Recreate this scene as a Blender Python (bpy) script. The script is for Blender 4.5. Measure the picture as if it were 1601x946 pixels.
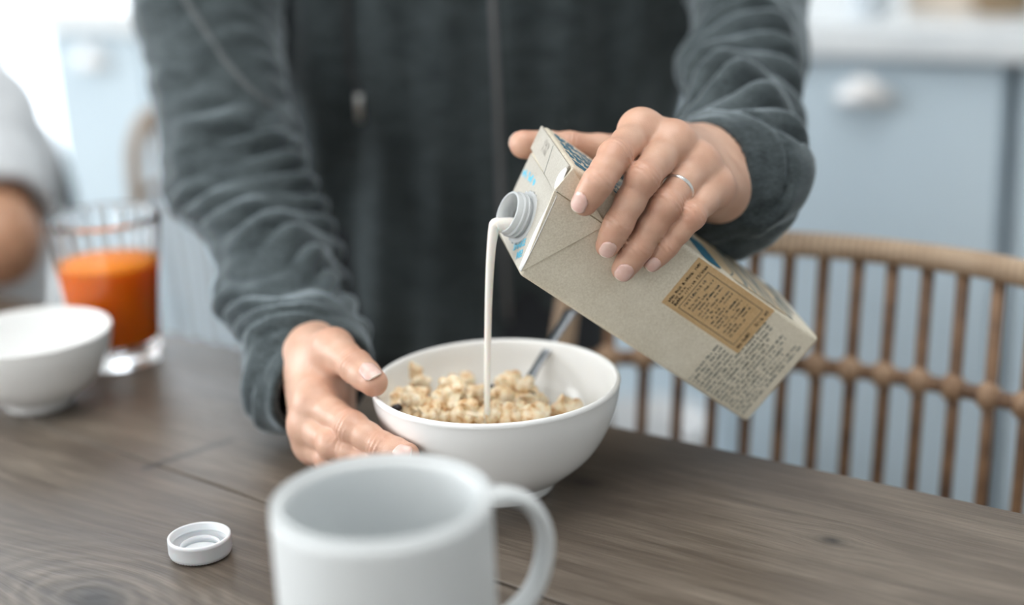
import bpy, bmesh, math, random
import numpy as np
from mathutils import Vector, Matrix

for _o in list(bpy.data.objects): bpy.data.objects.remove(_o)
SC = bpy.context.scene
COL = SC.collection
rnd = random.Random(7)

# ------------------------------------------------------------------ camera
F_PX, IMG_W, IMG_H = 2360.0, 1601, 946
PITCH, ROLL = math.radians(17.2), math.radians(2.5)
CAM = np.array([0, 0, 1.138])
FWD = np.array([0, math.cos(PITCH), -math.sin(PITCH)])
_r0 = np.array([1.0, 0, 0]); _u0 = np.cross(_r0, FWD)
RIGHT = math.cos(ROLL)*_r0 - math.sin(ROLL)*_u0
UP = math.cos(ROLL)*_u0 + math.sin(ROLL)*_r0
cd = bpy.data.cameras.new('camera'); cam = bpy.data.objects.new('camera', cd); COL.objects.link(cam)
cam.matrix_world = Matrix(((RIGHT[0], UP[0], -FWD[0], CAM[0]), (RIGHT[1], UP[1], -FWD[1], CAM[1]),
                           (RIGHT[2], UP[2], -FWD[2], CAM[2]), (0, 0, 0, 1)))
cd.sensor_width = 36; cd.lens = 36*F_PX/IMG_W; cd.clip_start = 0.02
cd.dof.use_dof = True; cd.dof.focus_distance = 0.862; cd.dof.aperture_fstop = 1.9
SC.camera = cam

# ------------------------------------------------------------------ world and light
w = bpy.data.worlds.new('overcast'); SC.world = w; w.use_nodes = True
bg = w.node_tree.nodes['Background']; bg.inputs[0].default_value = (0.94, 0.97, 1.0, 1); bg.inputs[1].default_value = 0.70
def area(name, loc, target, sx, sy, power, col):
    l = bpy.data.lights.new(name, 'AREA'); l.shape = 'RECTANGLE'; l.size = sx; l.size_y = sy; l.energy = power; l.color = col
    o = bpy.data.objects.new(name, l); COL.objects.link(o); o.location = loc
    o.rotation_euler = (Vector(target)-Vector(loc)).to_track_quat('-Z', 'Y').to_euler()
    return o
def K0W(t_, y, z): return (0.3887+0.8666*t_+0.499*y, 1.91-0.499*t_+0.8666*y, z)   # along / away from the kitchen wall
area('added_front_fill', (K0W(-1.2, -4.5, 1.95)), (0, 0.95, 0.85), 3.5, 1.7, 40, (1.0, 0.985, 0.96))  # unseen source behind the camera, added as frontal fill
area('added_overhead_fill', (-0.1, 0.75, 2.95), (-0.1, 0.85, 0.8), 1.5, 1.3, 24, (1.0, 0.985, 0.965))  # unseen overhead source, added to brighten the hand and upward faces
area('daylight_side_window', (K0W(-4.2, -2.6, 1.85)), (0, 0.95, 0.85), 2.9, 1.7, 118, (0.93, 0.97, 1.0))
area('daylight_back_window', (K0W(-2.2, 0.5, 1.2)), (-0.1, 1.1, 0.9), 1.4, 2.0, 20, (0.82, 0.91, 1.0))
vs = SC.view_settings
vs.view_transform = 'Standard'; vs.look = 'None'; vs.gamma = 1.0; vs.use_curve_mapping = False; vs.exposure = 0.3

# ------------------------------------------------------------------ helpers
def V3(*a): return np.array(a, float)
def ray(px, py): return FWD + RIGHT*(px-IMG_W/2)/F_PX - UP*(py-IMG_H/2)/F_PX
def at(px, py, depth): return CAM + ray(px, py)*depth
def onz(px, py, z):
    d = ray(px, py); return CAM + d*((z-CAM[2])/d[2])
def nrm(v): return v/np.linalg.norm(v)

def mesh_obj(name, verts, faces, mat=None, parent=None, smooth=True, mats=None):
    me = bpy.data.meshes.new(name)
    me.from_pydata([tuple(map(float, v)) for v in verts], [], [tuple(map(int, f)) for f in faces])
    if smooth: me.polygons.foreach_set('use_smooth', [True]*len(me.polygons))
    me.update()
    o = bpy.data.objects.new(name, me); COL.objects.link(o)
    if mat: me.materials.append(mat)
    if parent: o.parent = parent
    return o
def quad_mesh(name, verts, quads, mat=None, parent=None):
    me = bpy.data.meshes.new(name)
    n, m = len(verts), len(quads)
    me.vertices.add(n); me.vertices.foreach_set('co', np.asarray(verts, np.float32).ravel())
    me.loops.add(m*4); me.loops.foreach_set('vertex_index', np.asarray(quads, np.int32).ravel())
    me.polygons.add(m); me.polygons.foreach_set('loop_start', np.arange(0, m*4, 4, dtype=np.int32))
    me.polygons.foreach_set('use_smooth', np.ones(m, bool))
    me.update(calc_edges=True); me.validate()
    o = bpy.data.objects.new(name, me); COL.objects.link(o)
    if mat: me.materials.append(mat)
    if parent: o.parent = parent
    return o
def bm_obj(name, bm, mat=None, parent=None, smooth=False, bevel=0, seg=2):
    bmesh.ops.recalc_face_normals(bm, faces=bm.faces)
    me = bpy.data.meshes.new(name); bm.to_mesh(me); bm.free()
    if smooth: me.polygons.foreach_set('use_smooth', [True]*len(me.polygons))
    o = bpy.data.objects.new(name, me); COL.objects.link(o)
    if mat: me.materials.append(mat)
    if parent: o.parent = parent
    if bevel:
        b = o.modifiers.new('bevel', 'BEVEL'); b.width = bevel; b.segments = seg; b.limit_method = 'ANGLE'; b.angle_limit = math.radians(35)
        me.polygons.foreach_set('use_smooth', [True]*len(me.polygons))
        wn = o.modifiers.new('wn', 'WEIGHTED_NORMAL')
    return o
def empty(name, loc, rotz=0):
    o = bpy.data.objects.new(name, None); COL.objects.link(o); o.location = loc; o.rotation_euler = (0, 0, rotz)
    o.empty_display_size = 0.03
    return o
def tag(o, label, cat, group=None):
    o['label'] = label; o['category'] = cat
    if group: o['group'] = group
    return o
def struct(o): o['kind'] = 'structure'; return o
def keep(o, parent):
    """parent a world-space mesh to an Empty or mesh without moving it"""
    bpy.context.view_layer.update()
    o.parent = parent; o.matrix_parent_inverse = parent.matrix_world.inverted()
    return o
def lathe(prof, n=64, center=(0, 0, 0), close=True):
    vs_, fs = [], []
    m = len(prof)
    for i in range(n):
        a = 2*math.pi*i/n
        for r, z in prof: vs_.append((center[0]+r*math.cos(a), center[1]+r*math.sin(a), center[2]+z))
    for i in range(n):
        j = (i+1) % n
        for k in range(m-1): fs.append((i*m+k, j*m+k, j*m+k+1, i*m+k+1))
    return vs_, fs
def lathe_obj(name, prof, mat, parent=None, n=64, center=(0, 0, 0)):
    vs_, fs = lathe(prof, n, center)
    bm = bmesh.new(); bv = [bm.verts.new(v) for v in vs_]
    for f in fs:
        try: bm.faces.new([bv[i] for i in f])
        except ValueError: pass
    bmesh.ops.remove_doubles(bm, verts=bm.verts, dist=1e-6)
    return bm_obj(name, bm, mat, parent, smooth=True)
def catmull(pts, n=8):
    P = [np.asarray(p, float) for p in pts]; P = [2*P[0]-P[1]]+P+[2*P[-1]-P[-2]]
    out = []
    for i in range(1, len(P)-2):
        for k in range(n):
            t = k/n
            out.append(0.5*((2*P[i])+(-P[i-1]+P[i+1])*t+(2*P[i-1]-5*P[i]+4*P[i+1]-P[i+2])*t*t+(-P[i-1]+3*P[i]-3*P[i+1]+P[i+2])*t**3))
    out.append(P[-2]); return out
def tube_data(pts, rad, n=10, flat=(1, 1), ref=(0, 0, 1)):
    pts = [np.asarray(p, float) for p in pts]; m = len(pts)
    rad = rad if hasattr(rad, '__len__') else [rad]*m
    vs_, fs = [], []
    ref = np.asarray(ref, float)
    for i, p in enumerate(pts):
        t = nrm(pts[min(i+1, m-1)]-pts[max(i-1, 0)])
        s = np.cross(t, ref)
        if np.linalg.norm(s) < 1e-3: s = np.cross(t, (1, 0, 0))
        s = nrm(s); b = np.cross(s, t)
        for k in range(n):
            a = 2*math.pi*k/n
            vs_.append(p+rad[i]*(flat[0]*math.cos(a)*s+flat[1]*math.sin(a)*b))
    for i in range(m-1):
        for k in range(n):
            fs.append((i*n+k, i*n+(k+1) % n, (i+1)*n+(k+1) % n, (i+1)*n+k))
    fs.append(tuple(range(n))[::-1]); fs.append(tuple((m-1)*n+k for k in range(n)))
    return vs_, fs
def tube(name, pts, rad, mat, parent=None, n=10, flat=(1, 1), ref=(0, 0, 1)):
    vs_, fs = tube_data(pts, rad, n, flat, ref)
    return mesh_obj(name, vs_, fs, mat, parent)
def box_bm(bm, lo, hi, M=None):
    vv = []
    for x in (lo[0], hi[0]):
        for y in (lo[1], hi[1]):
            for z in (lo[2], hi[2]):
                p = Vector((x, y, z)); vv.append(bm.verts.new(M @ p if M else p))
    for f in ((0, 1, 3, 2), (4, 6, 7, 5), (0, 4, 5, 1), (2, 3, 7, 6), (0, 2, 6, 4), (1, 5, 7, 3)): bm.faces.new([vv[i] for i in f])
def box(name, lo, hi, mat, parent=None, bevel=0, M=None, seg=2):
    bm = bmesh.new(); box_bm(bm, lo, hi, M); return bm_obj(name, bm, mat, parent, bevel=bevel, seg=seg)
def slab(name, poly, nrmv, thick, mat, parent=None, bevel=0):
    """a thin prism: polygon of 3D points pushed along nrmv"""
    bm = bmesh.new(); nv = np.asarray(nrmv)*thick
    a = [bm.verts.new(tuple(p)) for p in poly]; b = [bm.verts.new(tuple(np.asarray(p)+nv)) for p in poly]
    bm.faces.new(a[::-1]); bm.faces.new(b)
    for i in range(len(a)):
        j = (i+1) % len(a); bm.faces.new((a[i], a[j], b[j], b[i]))
    return bm_obj(name, bm, mat, parent, bevel=bevel)

# ------------------------------------------------------------------ materials
class NT:
    def __init__(s, name):
        s.m = bpy.data.materials.new(name); s.m.use_nodes = True; s.t = s.m.node_tree; s.b = s.t.nodes['Principled BSDF']
    def n(s, typ, **kw):
        x = s.t.nodes.new(typ)
        for k, v in kw.items():
            if k in x.inputs.keys() if isinstance(k, str) else False: x.inputs[k].default_value = v
            else: setattr(x, k, v)
        return x
    def l(s, a, b): s.t.links.new(a, b)
    def set(s, **kw):
        for k, v in kw.items():
            s.b.inputs[k.replace('_', ' ')].default_value = v
        return s
def col(r, g, b):
    f = lambda c: c/12.92 if c <= 0.04045 else ((c+0.055)/1.055)**2.4
    return (f(r/255), f(g/255), f(b/255), 1)
def simple(name, c, rough=0.5, **kw):
    t = NT(name); t.set(Base_Color=c, Roughness=rough, **kw); return t.m
def noisy(name, c1, c2, scale=30, rough=0.6, bump=0.0, bscale=None, detail=4, stretch=(1, 1, 1), **kw):
    t = NT(name); t.set(Roughness=rough, **kw)
    tc = t.n('ShaderNodeTexCoord'); mp = t.n('ShaderNodeMapping'); mp.inputs['Scale'].default_value = stretch
    t.l(tc.outputs['Object'], mp.inputs[0])
    nz = t.n('ShaderNodeTexNoise'); nz.inputs['Scale'].default_value = scale; nz.inputs['Detail'].default_value = detail
    t.l(mp.outputs[0], nz.inputs[0])
    r = t.n('ShaderNodeValToRGB'); r.color_ramp.elements[0].color = c1; r.color_ramp.elements[1].color = c2
    r.color_ramp.elements[0].position = 0.35; r.color_ramp.elements[1].position = 0.65
    t.l(nz.outputs[0], r.inputs[0]); t.l(r.outputs[0], t.b.inputs['Base Color'])
    if bump:
        n2 = t.n('ShaderNodeTexNoise'); n2.inputs['Scale'].default_value = bscale or scale; n2.inputs['Detail'].default_value = 3
        t.l(mp.outputs[0], n2.inputs[0])
        bp = t.n('ShaderNodeBump'); bp.inputs['Strength'].default_value = bump; bp.inputs['Distance'].default_value = 0.001
        t.l(n2.outputs[0], bp.inputs['Height']); t.l(bp.outputs[0], t.b.inputs['Normal'])
    return t.m

# ------------------------------------------------------------------ signed-distance modelling
def rc(p, a, b, ra, rb):
    ba = b-a; t = np.clip(((p-a)@ba)/(ba@ba), 0, 1)
    return np.linalg.norm(p-(a+t[:, None]*ba), axis=1)-(ra+(rb-ra)*t)
def sph(p, c, r): return np.linalg.norm(p-c, axis=1)-r
def smin(a, b, k):
    h = np.maximum(k-np.abs(a-b), 0)/k
    return np.minimum(a, b)-h*h*k*0.25
def smax(a, b, k): return -smin(-a, -b, k)
def ell(p, c, R, r):
    q = (p-c)@R; k0 = np.linalg.norm(q/r, axis=1); k1 = np.linalg.norm(q/(r*r), axis=1)+1e-9
    return k0*(k0-1)/k1
def surf_net(f, lo, hi, h, B=4, margin=0.004):
    """adaptive sampling of f on a grid, then naive surface nets; returns verts, quads"""
    lo = np.asarray(lo, float); nb = np.ceil((np.asarray(hi)-lo)/(h*B)).astype(int)
    ax = [lo[i]+h*B*(np.arange(nb[i])+0.5)-h*0.5 for i in range(3)]
    g = np.stack(np.meshgrid(*ax, indexing='ij'), -1).reshape(-1, 3)
    dc = f(g).reshape(nb)
    near = np.abs(dc) < h*B*0.9+margin
    D = np.repeat(np.repeat(np.repeat(dc, B, 0), B, 1), B, 2).astype(np.float32)
    idx = np.argwhere(near)
    off = np.stack(np.meshgrid(*[np.arange(B)]*3, indexing='ij'), -1).reshape(-1, 3)
    fi = (idx[:, None, :]*B+off[None]).reshape(-1, 3)
    for s in range(0, len(fi), 400000):
        q = fi[s:s+400000]; D[q[:, 0], q[:, 1], q[:, 2]] = f(lo+q*h)
    S = D < 0
    cells = np.zeros(np.array(S.shape)-1, np.uint8)
    sl = lambda A, i, j, k: A[i:A.shape[0]-1+i, j:A.shape[1]-1+j, k:A.shape[2]-1+k]
    for i in (0, 1):
        for j in (0, 1):
            for k in (0, 1): cells += sl(S, i, j, k)
    act = np.argwhere((cells > 0) & (cells < 8))
    vid = np.full(cells.shape, -1, np.int32); vid[tuple(act.T)] = np.arange(len(act))
    cs = [(i, j, k) for i in (0, 1) for j in (0, 1) for k in (0, 1)]
    acc = np.zeros((len(act), 3)); cnt = np.zeros(len(act))
    val = {c: D[act[:, 0]+c[0], act[:, 1]+c[1], act[:, 2]+c[2]].astype(float) for c in cs}
    for c in cs:
        for axis in range(3):
            if c[axis] == 1: continue
            c2 = list(c); c2[axis] = 1; c2 = tuple(c2)
            a, b = val[c], val[c2]; m = (a < 0) != (b < 0)
            t = np.where(m, a/np.where(m, a-b, 1), 0)
            pt = np.array(c, float)[None]+np.zeros((len(act), 3)); pt[:, axis] = t
            acc[m] += pt[m]; cnt[m] += 1
    verts = lo+h*(act+acc/cnt[:, None])
    quads = []
    for axis in range(3):
        o1, o2 = [(1, 2), (2, 0), (0, 1)][axis]
        sh = [slice(None)]*3; sh2 = [slice(None)]*3; sh[axis] = slice(0, -1); sh2[axis] = slice(1, None)
        e = np.argwhere(S[tuple(sh)] != S[tuple(sh2)])
        e = e[(e[:, o1] > 0) & (e[:, o2] > 0) & (e[:, o1] < S.shape[o1]-1) & (e[:, o2] < S.shape[o2]-1)]
        d1 = np.zeros(3, int); d1[o1] = 1; d2 = np.zeros(3, int); d2[o2] = 1
        q = np.stack([vid[tuple((e-d1-d2).T)], vid[tuple((e-d2).T)], vid[tuple(e.T)], vid[tuple((e-d1).T)]], 1)
        inside = S[tuple(e.T)]
        q[~inside] = q[~inside][:, ::-1]
        quads.append(q[(q >= 0).all(1)])
    return verts, np.concatenate(quads)
def trace(f, o, d, n=90, tmax=3.0, t0=0.0):
    """sphere-trace points o along unit directions d onto f = 0"""
    o = np.atleast_2d(o).astype(float); d = np.atleast_2d(d)*np.ones_like(o); d = d/np.linalg.norm(d, axis=1)[:, None]
    t = np.full(len(o), t0)
    for _ in range(n): t = np.minimum(t+f(o+d*t[:, None])*0.8, tmax)
    return o+d*t[:, None]
def grad(f, p, e=0.0006):
    p = np.atleast_2d(p); g = np.stack([f(p+np.eye(3)[i]*e)-f(p-np.eye(3)[i]*e) for i in range(3)], 1)
    return g/(np.linalg.norm(g, axis=1)[:, None]+1e-12)
def wob(p, seed, freq, n=5):
    """smooth pseudo-noise: a few random sine waves"""
    r = np.random.RandomState(seed); s = np.zeros(len(p))
    for _ in range(n):
        k = r.normal(size=3); k = k/np.linalg.norm(k)*freq*r.uniform(0.6, 1.5); s += np.sin(p@k*2*np.pi+r.uniform(0, 6.28))
    return s/n

# ------------------------------------------------------------------ material library
M = {}
M['wall'] = noisy('wall_paint', col(212, 215, 216), col(219, 222, 223), 6, 0.8)
M['floor'] = noisy('floor_boards', col(150, 140, 128), col(176, 166, 152), 9, 0.55, stretch=(1, 8, 1))
M['cabinet'] = noisy('cabinet_paint', col(192, 210, 222), col(198, 215, 226), 3, 0.45)
M['dark_gap'] = simple('gap_shade_and_plinth', col(52, 66, 74), 0.8)  # shade of the cabinet gap put into the colour; plinths share the tone
M['counter'] = noisy('counter_stone', col(222, 228, 232), col(232, 237, 240), 14, 0.25)
M['chrome'] = simple('brushed_nickel', (0.78, 0.77, 0.75, 1), 0.3, Metallic=1.0)
M['handle'] = simple('satin_handle', col(226, 226, 226), 0.45, Metallic=0.4)
M['steel'] = simple('spoon_steel', (0.55, 0.57, 0.6, 1), 0.22, Metallic=1.0)
M['frame_white'] = simple('window_frame_paint', col(238, 240, 241), 0.5)
M['ceramic'] = simple('white_glaze', col(245, 246, 245), 0.22, Coat_Weight=0.25)
M['ceramic_matte'] = simple('mug_glaze', col(220, 224, 225), 0.45)
M['plastic'] = simple('white_plastic', col(222, 226, 229), 0.35, Subsurface_Weight=0.15, Subsurface_Scale=0.003)
t = NT('clear_plastic'); t.set(Base_Color=col(236, 240, 242), Roughness=0.25, Transmission_Weight=0.45, IOR=1.4); M['spout'] = t.m
t = NT('glass'); t.set(Base_Color=(1, 1, 1, 1), Roughness=0.0, Transmission_Weight=1.0, IOR=1.45); M['glass'] = t.m
t = NT('window_glass'); t.set(Base_Color=(1, 1, 1, 1), Roughness=0.0, Transmission_Weight=1.0, IOR=1.01); M['pane'] = t.m
t = NT('orange_juice'); t.set(Base_Color=(1.0, 0.235, 0.0, 1), Roughness=0.5, Specular_IOR_Level=0.15, Subsurface_Weight=0.6, Subsurface_Scale=0.03); t.b.inputs['Subsurface Radius'].default_value = (1, 0.35, 0.05); M['juice'] = t.m
M['milk'] = simple('oat_milk', col(243, 240, 232), 0.18, Subsurface_Weight=0.3, Subsurface_Scale=0.004)
M['trousers'] = noisy('dark_trousers', (0.02, 0.024, 0.03, 1), (0.03, 0.034, 0.04, 1), 300, 0.9)
M['tee'] = noisy('pale_shirt', col(212, 216, 220), col(222, 226, 229), 60, 0.9)
M['dark_frame'] = simple('dark_chair_frame', col(58, 66, 68), 0.6)
M['black_cord'] = noisy('drawstring_cord', (0.03, 0.033, 0.035, 1), (0.05, 0.052, 0.055, 1), 400, 0.8)
M['seam'] = noisy('seam_cloth', (0.10, 0.112, 0.116, 1), (0.13, 0.142, 0.147, 1), 400, 0.9)
M['zip'] = noisy('zip_tape', (0.15, 0.15, 0.155, 1), (0.19, 0.19, 0.195, 1), 300, 0.7)

def wood_table():
    t = NT('weathered_oak'); tc = t.n('ShaderNodeTexCoord')
    sep = t.n('ShaderNodeSeparateXYZ'); t.l(tc.outputs['Object'], sep.inputs[0])
    def math_(op, a, b=None, clamp=False):
        m = t.n('ShaderNodeMath'); m.operation = op; m.use_clamp = clamp
        for i, v in enumerate((a, b)):
            if v is None: continue
            if isinstance(v, (int, float)): m.inputs[i].default_value = v
            else: t.l(v, m.inputs[i])
        return m.outputs[0]
    knots = [(-0.266, -0.352, 0.016, 1.0), (0.047, -0.0888, 0.0045, 0.9), (-0.117, -0.09, 0.006, 0.7), (-0.14, -0.19, 0.003, 0.6), (-0.50, -0.30, 0.010, 0.5), (0.30, -0.22, 0.012, 0.9)]
    yy = sep.outputs[1]; dark = None; ringsum = None
    knz = t.n('ShaderNodeTexNoise'); knz.inputs['Scale'].default_value = 40; knz.inputs['Detail'].default_value = 2; t.l(tc.outputs['Object'], knz.inputs[0])
    for kx_, ky_, kr, ks in knots:
        dx = math_('SUBTRACT', sep.outputs[0], kx_); dy = math_('SUBTRACT', sep.outputs[1], ky_)
        d2 = math_('ADD', math_('MULTIPLY', math_('MULTIPLY', dx, dx), 0.38), math_('MULTIPLY', dy, dy))
        g = math_('EXPONENT', math_('MULTIPLY', d2, -1.0/(3.2*kr)**2))
        yy = math_('ADD', yy, math_('MULTIPLY', math_('MULTIPLY', g, dy), -0.75))
        core = math_('MULTIPLY', math_('EXPONENT', math_('MULTIPLY', d2, -1.0/(0.95*kr)**2)), ks)
        dark = core if dark is None else math_('ADD', dark, core)
        rg = math_('MULTIPLY', math_('SINE', math_('ADD', math_('MULTIPLY', math_('SQRT', d2), 2*math.pi/(kr*0.62)), math_('MULTIPLY', knz.outputs[0], 9.0))), math_('MULTIPLY', g, 0.5*min(1.0, (kr/0.016)**1.5)))
        ringsum = rg if ringsum is None else math_('ADD', ringsum, rg)
    # a short split running across the grain
    (ax0, ay0), (bx0, by0) = (-0.381, -0.2115), (-0.366, -0.150); ux, uy = bx0-ax0, by0-ay0; L2 = ux*ux+uy*uy
    px_ = math_('SUBTRACT', sep.outputs[0], ax0); py_ = math_('SUBTRACT', sep.outputs[1], ay0)
    tt_ = math_('MULTIPLY', math_('ADD', math_('MULTIPLY', px_, ux), math_('MULTIPLY', py_, uy)), 1/L2, True)
    qx = math_('SUBTRACT', px_, math_('MULTIPLY', tt_, ux)); qy = math_('SUBTRACT', py_, math_('MULTIPLY', tt_, uy))
    dd_ = math_('ADD', math_('MULTIPLY', qx, qx), math_('MULTIPLY', qy, qy))
    dark = math_('ADD', dark, math_('MULTIPLY', math_('EXPONENT', math_('MULTIPLY', dd_, -1/0.0040**2)), math_('SUBTRACT', 0.85, math_('MULTIPLY', tt_, 0.35))))
    cmb = t.n('ShaderNodeCombineXYZ'); t.l(sep.outputs[0], cmb.inputs[0]); t.l(yy, cmb.inputs[1]); t.l(sep.outputs[2], cmb.inputs[2])
    def noise(sx, sy, sc, det=5, dist=0.0, rough=0.6):
        mp = t.n('ShaderNodeMapping'); mp.inputs['Scale'].default_value = (sx, sy, 1); t.l(cmb.outputs[0], mp.inputs[0])
        n = t.n('ShaderNodeTexNoise'); n.inputs['Scale'].default_value = sc; n.inputs['Detail'].default_value = det; n.inputs['Distortion'].default_value = dist
        n.inputs['Roughness'].default_value = rough
        t.l(mp.outputs[0], n.inputs[0]); return n.outputs[0]
    fine = noise(5, 120, 1.6, 6, 0.6); mid = noise(2.2, 26, 1.4, 4, 1.0); big = noise(3.0, 7, 1.6, 4, 0.8); pore = noise(30, 700, 1.0, 2)
    v = math_('ADD', math_('MULTIPLY', fine, 0.36), math_('ADD', math_('MULTIPLY', mid, 0.34), math_('MULTIPLY', pore, 0.30)))
    v = math_('ADD', v, math_('MULTIPLY', ringsum, 0.16))
    r = t.n('ShaderNodeValToRGB'); cr = r.color_ramp
    cr.elements[0].position = 0.30; cr.elements[0].color = (0.058, 0.044, 0.034, 1)
    cr.elements[1].position = 0.68; cr.elements[1].color = (0.225, 0.193, 0.158, 1)
    e = cr.elements.new(0.48); e.color = (0.122, 0.100, 0.078, 1)
    t.l(v, r.inputs[0])
    r2 = t.n('ShaderNodeValToRGB'); r2.color_ramp.elements[0].position = 0.35; r2.color_ramp.elements[0].color = (0.72, 0.68, 0.66, 1)
    r2.color_ramp.elements[1].position = 0.66; r2.color_ramp.elements[1].color = (1.16, 1.14, 1.12, 1); t.l(big, r2.inputs[0])
    mx = t.n('ShaderNodeMix'); mx.data_type = 'RGBA'; mx.blend_type = 'MULTIPLY'; mx.inputs[0].default_value = 1
    t.l(r.outputs[0], mx.inputs[6]); t.l(r2.outputs[0], mx.inputs[7])
    mk = t.n('ShaderNodeMix'); mk.data_type = 'RGBA'; t.l(math_('MINIMUM', dark, 0.93), mk.inputs[0]); t.l(mx.outputs[2], mk.inputs[6]); mk.inputs[7].default_value = (0.018, 0.014, 0.012, 1)
    t.l(mk.outputs[2], t.b.inputs['Base Color'])
    rr = t.n('ShaderNodeMapRange'); rr.inputs[3].default_value = 0.30; rr.inputs[4].default_value = 0.50; t.l(mid, rr.inputs[0]); t.l(rr.outputs[0], t.b.inputs['Roughness'])
    bp = t.n('ShaderNodeBump'); bp.inputs['Strength'].default_value = 0.6; bp.inputs['Distance'].default_value = 0.0014; t.l(v, bp.inputs['Height']); t.l(bp.outputs[0], t.b.inputs['Normal'])
    t.set(Specular_IOR_Level=0.5)
    return t.m
M['wood'] = wood_table()

def rattan_mat(name, c1, c2, bands=0):
    t = NT(name); tc = t.n('ShaderNodeTexCoord')
    nz = t.n('ShaderNodeTexNoise'); nz.inputs['Scale'].default_value = 38; nz.inputs['Detail'].default_value = 4; t.l(tc.outputs['Object'], nz.inputs[0])
    r = t.n('ShaderNodeValToRGB'); r.color_ramp.elements[0].position = 0.3; r.color_ramp.elements[1].position = 0.7
    r.color_ramp.elements[0].color = c1; r.color_ramp.elements[1].color = c2; t.l(nz.outputs[0], r.inputs[0])
    t.l(r.outputs[0], t.b.inputs['Base Color']); t.set(Roughness=0.5)
    if bands:
        wv = t.n('ShaderNodeTexWave'); wv.wave_type = 'BANDS'; wv.bands_direction = 'X'; wv.inputs['Scale'].default_value = bands; t.l(tc.outputs['Object'], wv.inputs[0])
        bp = t.n('ShaderNodeBump'); bp.inputs['Strength'].default_value = 0.8; bp.inputs['Distance'].default_value = 0.0015; t.l(wv.outputs[1], bp.inputs['Height']); t.l(bp.outputs[0], t.b.inputs['Normal'])
        mx = t.n('ShaderNodeMix'); mx.data_type = 'RGBA'; mx.blend_type = 'MULTIPLY'; mx.inputs[0].default_value = 0.35; t.l(r.outputs[0], mx.inputs[6]); t.l(wv.outputs[0], mx.inputs[7]); t.l(mx.outputs[2], t.b.inputs['Base Color'])
    return t.m
M['rattan'] = rattan_mat('rattan_cane', col(86, 62, 44), col(140, 108, 80))
M['rattan_light'] = rattan_mat('rattan_wrap', col(182, 154, 126), col(208, 182, 154), 55)
M['rattan_knot'] = rattan_mat('rattan_binding', col(142, 112, 86), col(184, 154, 126))

# ------------------------------------------------------------------ room shell, turned with the kitchen
KROT = math.atan2(-0.499, 0.8666)
K0 = V3(0.3887, 1.91, 0); KX = V3(0.8666, -0.499, 0); KY = V3(0.499, 0.8666, 0)
KM = Matrix.Translation(Vector(K0)) @ Matrix.Rotation(KROT, 4, 'Z')
def kp(t_, y, z): return K0+KX*t_+KY*y+V3(0, 0, z)
struct(box('floor', (-4.4, -4.6, -0.05), (2.6, 0.7, 0.0), M['floor'], M=KM))
bm = bmesh.new()
for lo, hi in (((-4.4, 0.62, 0), (-3.0, 0.74, 3.0)), ((-3.0, 0.62, 2.25), (-1.45, 0.74, 3.0)), ((-1.45, 0.62, 0), (2.6, 0.74, 3.0)), ((-3.0, 0.62, 0), (-1.45, 0.74, 0.12))):
    box_bm(bm, lo, hi, KM)
struct(bm_obj('wall_back', bm, M['wall']))
bm = bmesh.new()
for lo, hi in (((-4.4, -4.6, 0), (-4.28, -4.15, 3.0)), ((-4.4, -4.15, 2.8), (-4.28, -1.05, 3.0)), ((-4.4, -4.15, 0), (-4.28, -1.05, 1.05)), ((-4.4, -1.05, 0), (-4.28, 0.74, 3.0))):
    box_bm(bm, lo, hi, KM)
struct(bm_obj('wall_left', bm, M['wall']))
struct(box('wall_right', (2.6, -4.6, 0), (2.72, 0.74, 3.0), M['wall'], M=KM))
bm = bmesh.new()
for lo, hi in (((-4.4, -4.72, 0), (-3.0, -4.6, 3.0)), ((-3.0, -4.72, 2.8), (0.6, -4.6, 3.0)), ((-3.0, -4.72, 0), (0.6, -4.6, 1.05)), ((0.6, -4.72, 0), (2.72, -4.6, 3.0))):
    box_bm(bm, lo, hi, KM)
struct(bm_obj('wall_front', bm, M['wall']))
SKT, SKY = (V3(-0.1, 0.75, 0)-K0)@KX, (V3(-0.1, 0.75, 0)-K0)@KY      # unseen skylight over the table, added to go with the overhead fill
bm = bmesh.new()
for lo, hi in (((-4.4, -4.6, 3.0), (SKT-0.85, 0.74, 3.1)), ((SKT+0.85, -4.6, 3.0), (2.72, 0.74, 3.1)), ((SKT-0.85, -4.6, 3.0), (SKT+0.85, SKY-0.8, 3.1)), ((SKT-0.85, SKY+0.8, 3.0), (SKT+0.85, 0.74, 3.1))):
    box_bm(bm, lo, hi, KM)
struct(bm_obj('ceiling', bm, M['wall']))
sk_ = struct(empty('window_4', tuple(kp(SKT, SKY, 3.05))))  # unseen ceiling window, added with the overhead fill
keep(box('pane', (SKT-0.85, SKY-0.8, 3.04), (SKT+0.85, SKY+0.8, 3.046), M['pane'], M=KM), sk_)
keep(box('mullion', (SKT-0.02, SKY-0.8, 3.05), (SKT+0.02, SKY+0.8, 3.09), M['frame_white'], M=KM), sk_)
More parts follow.
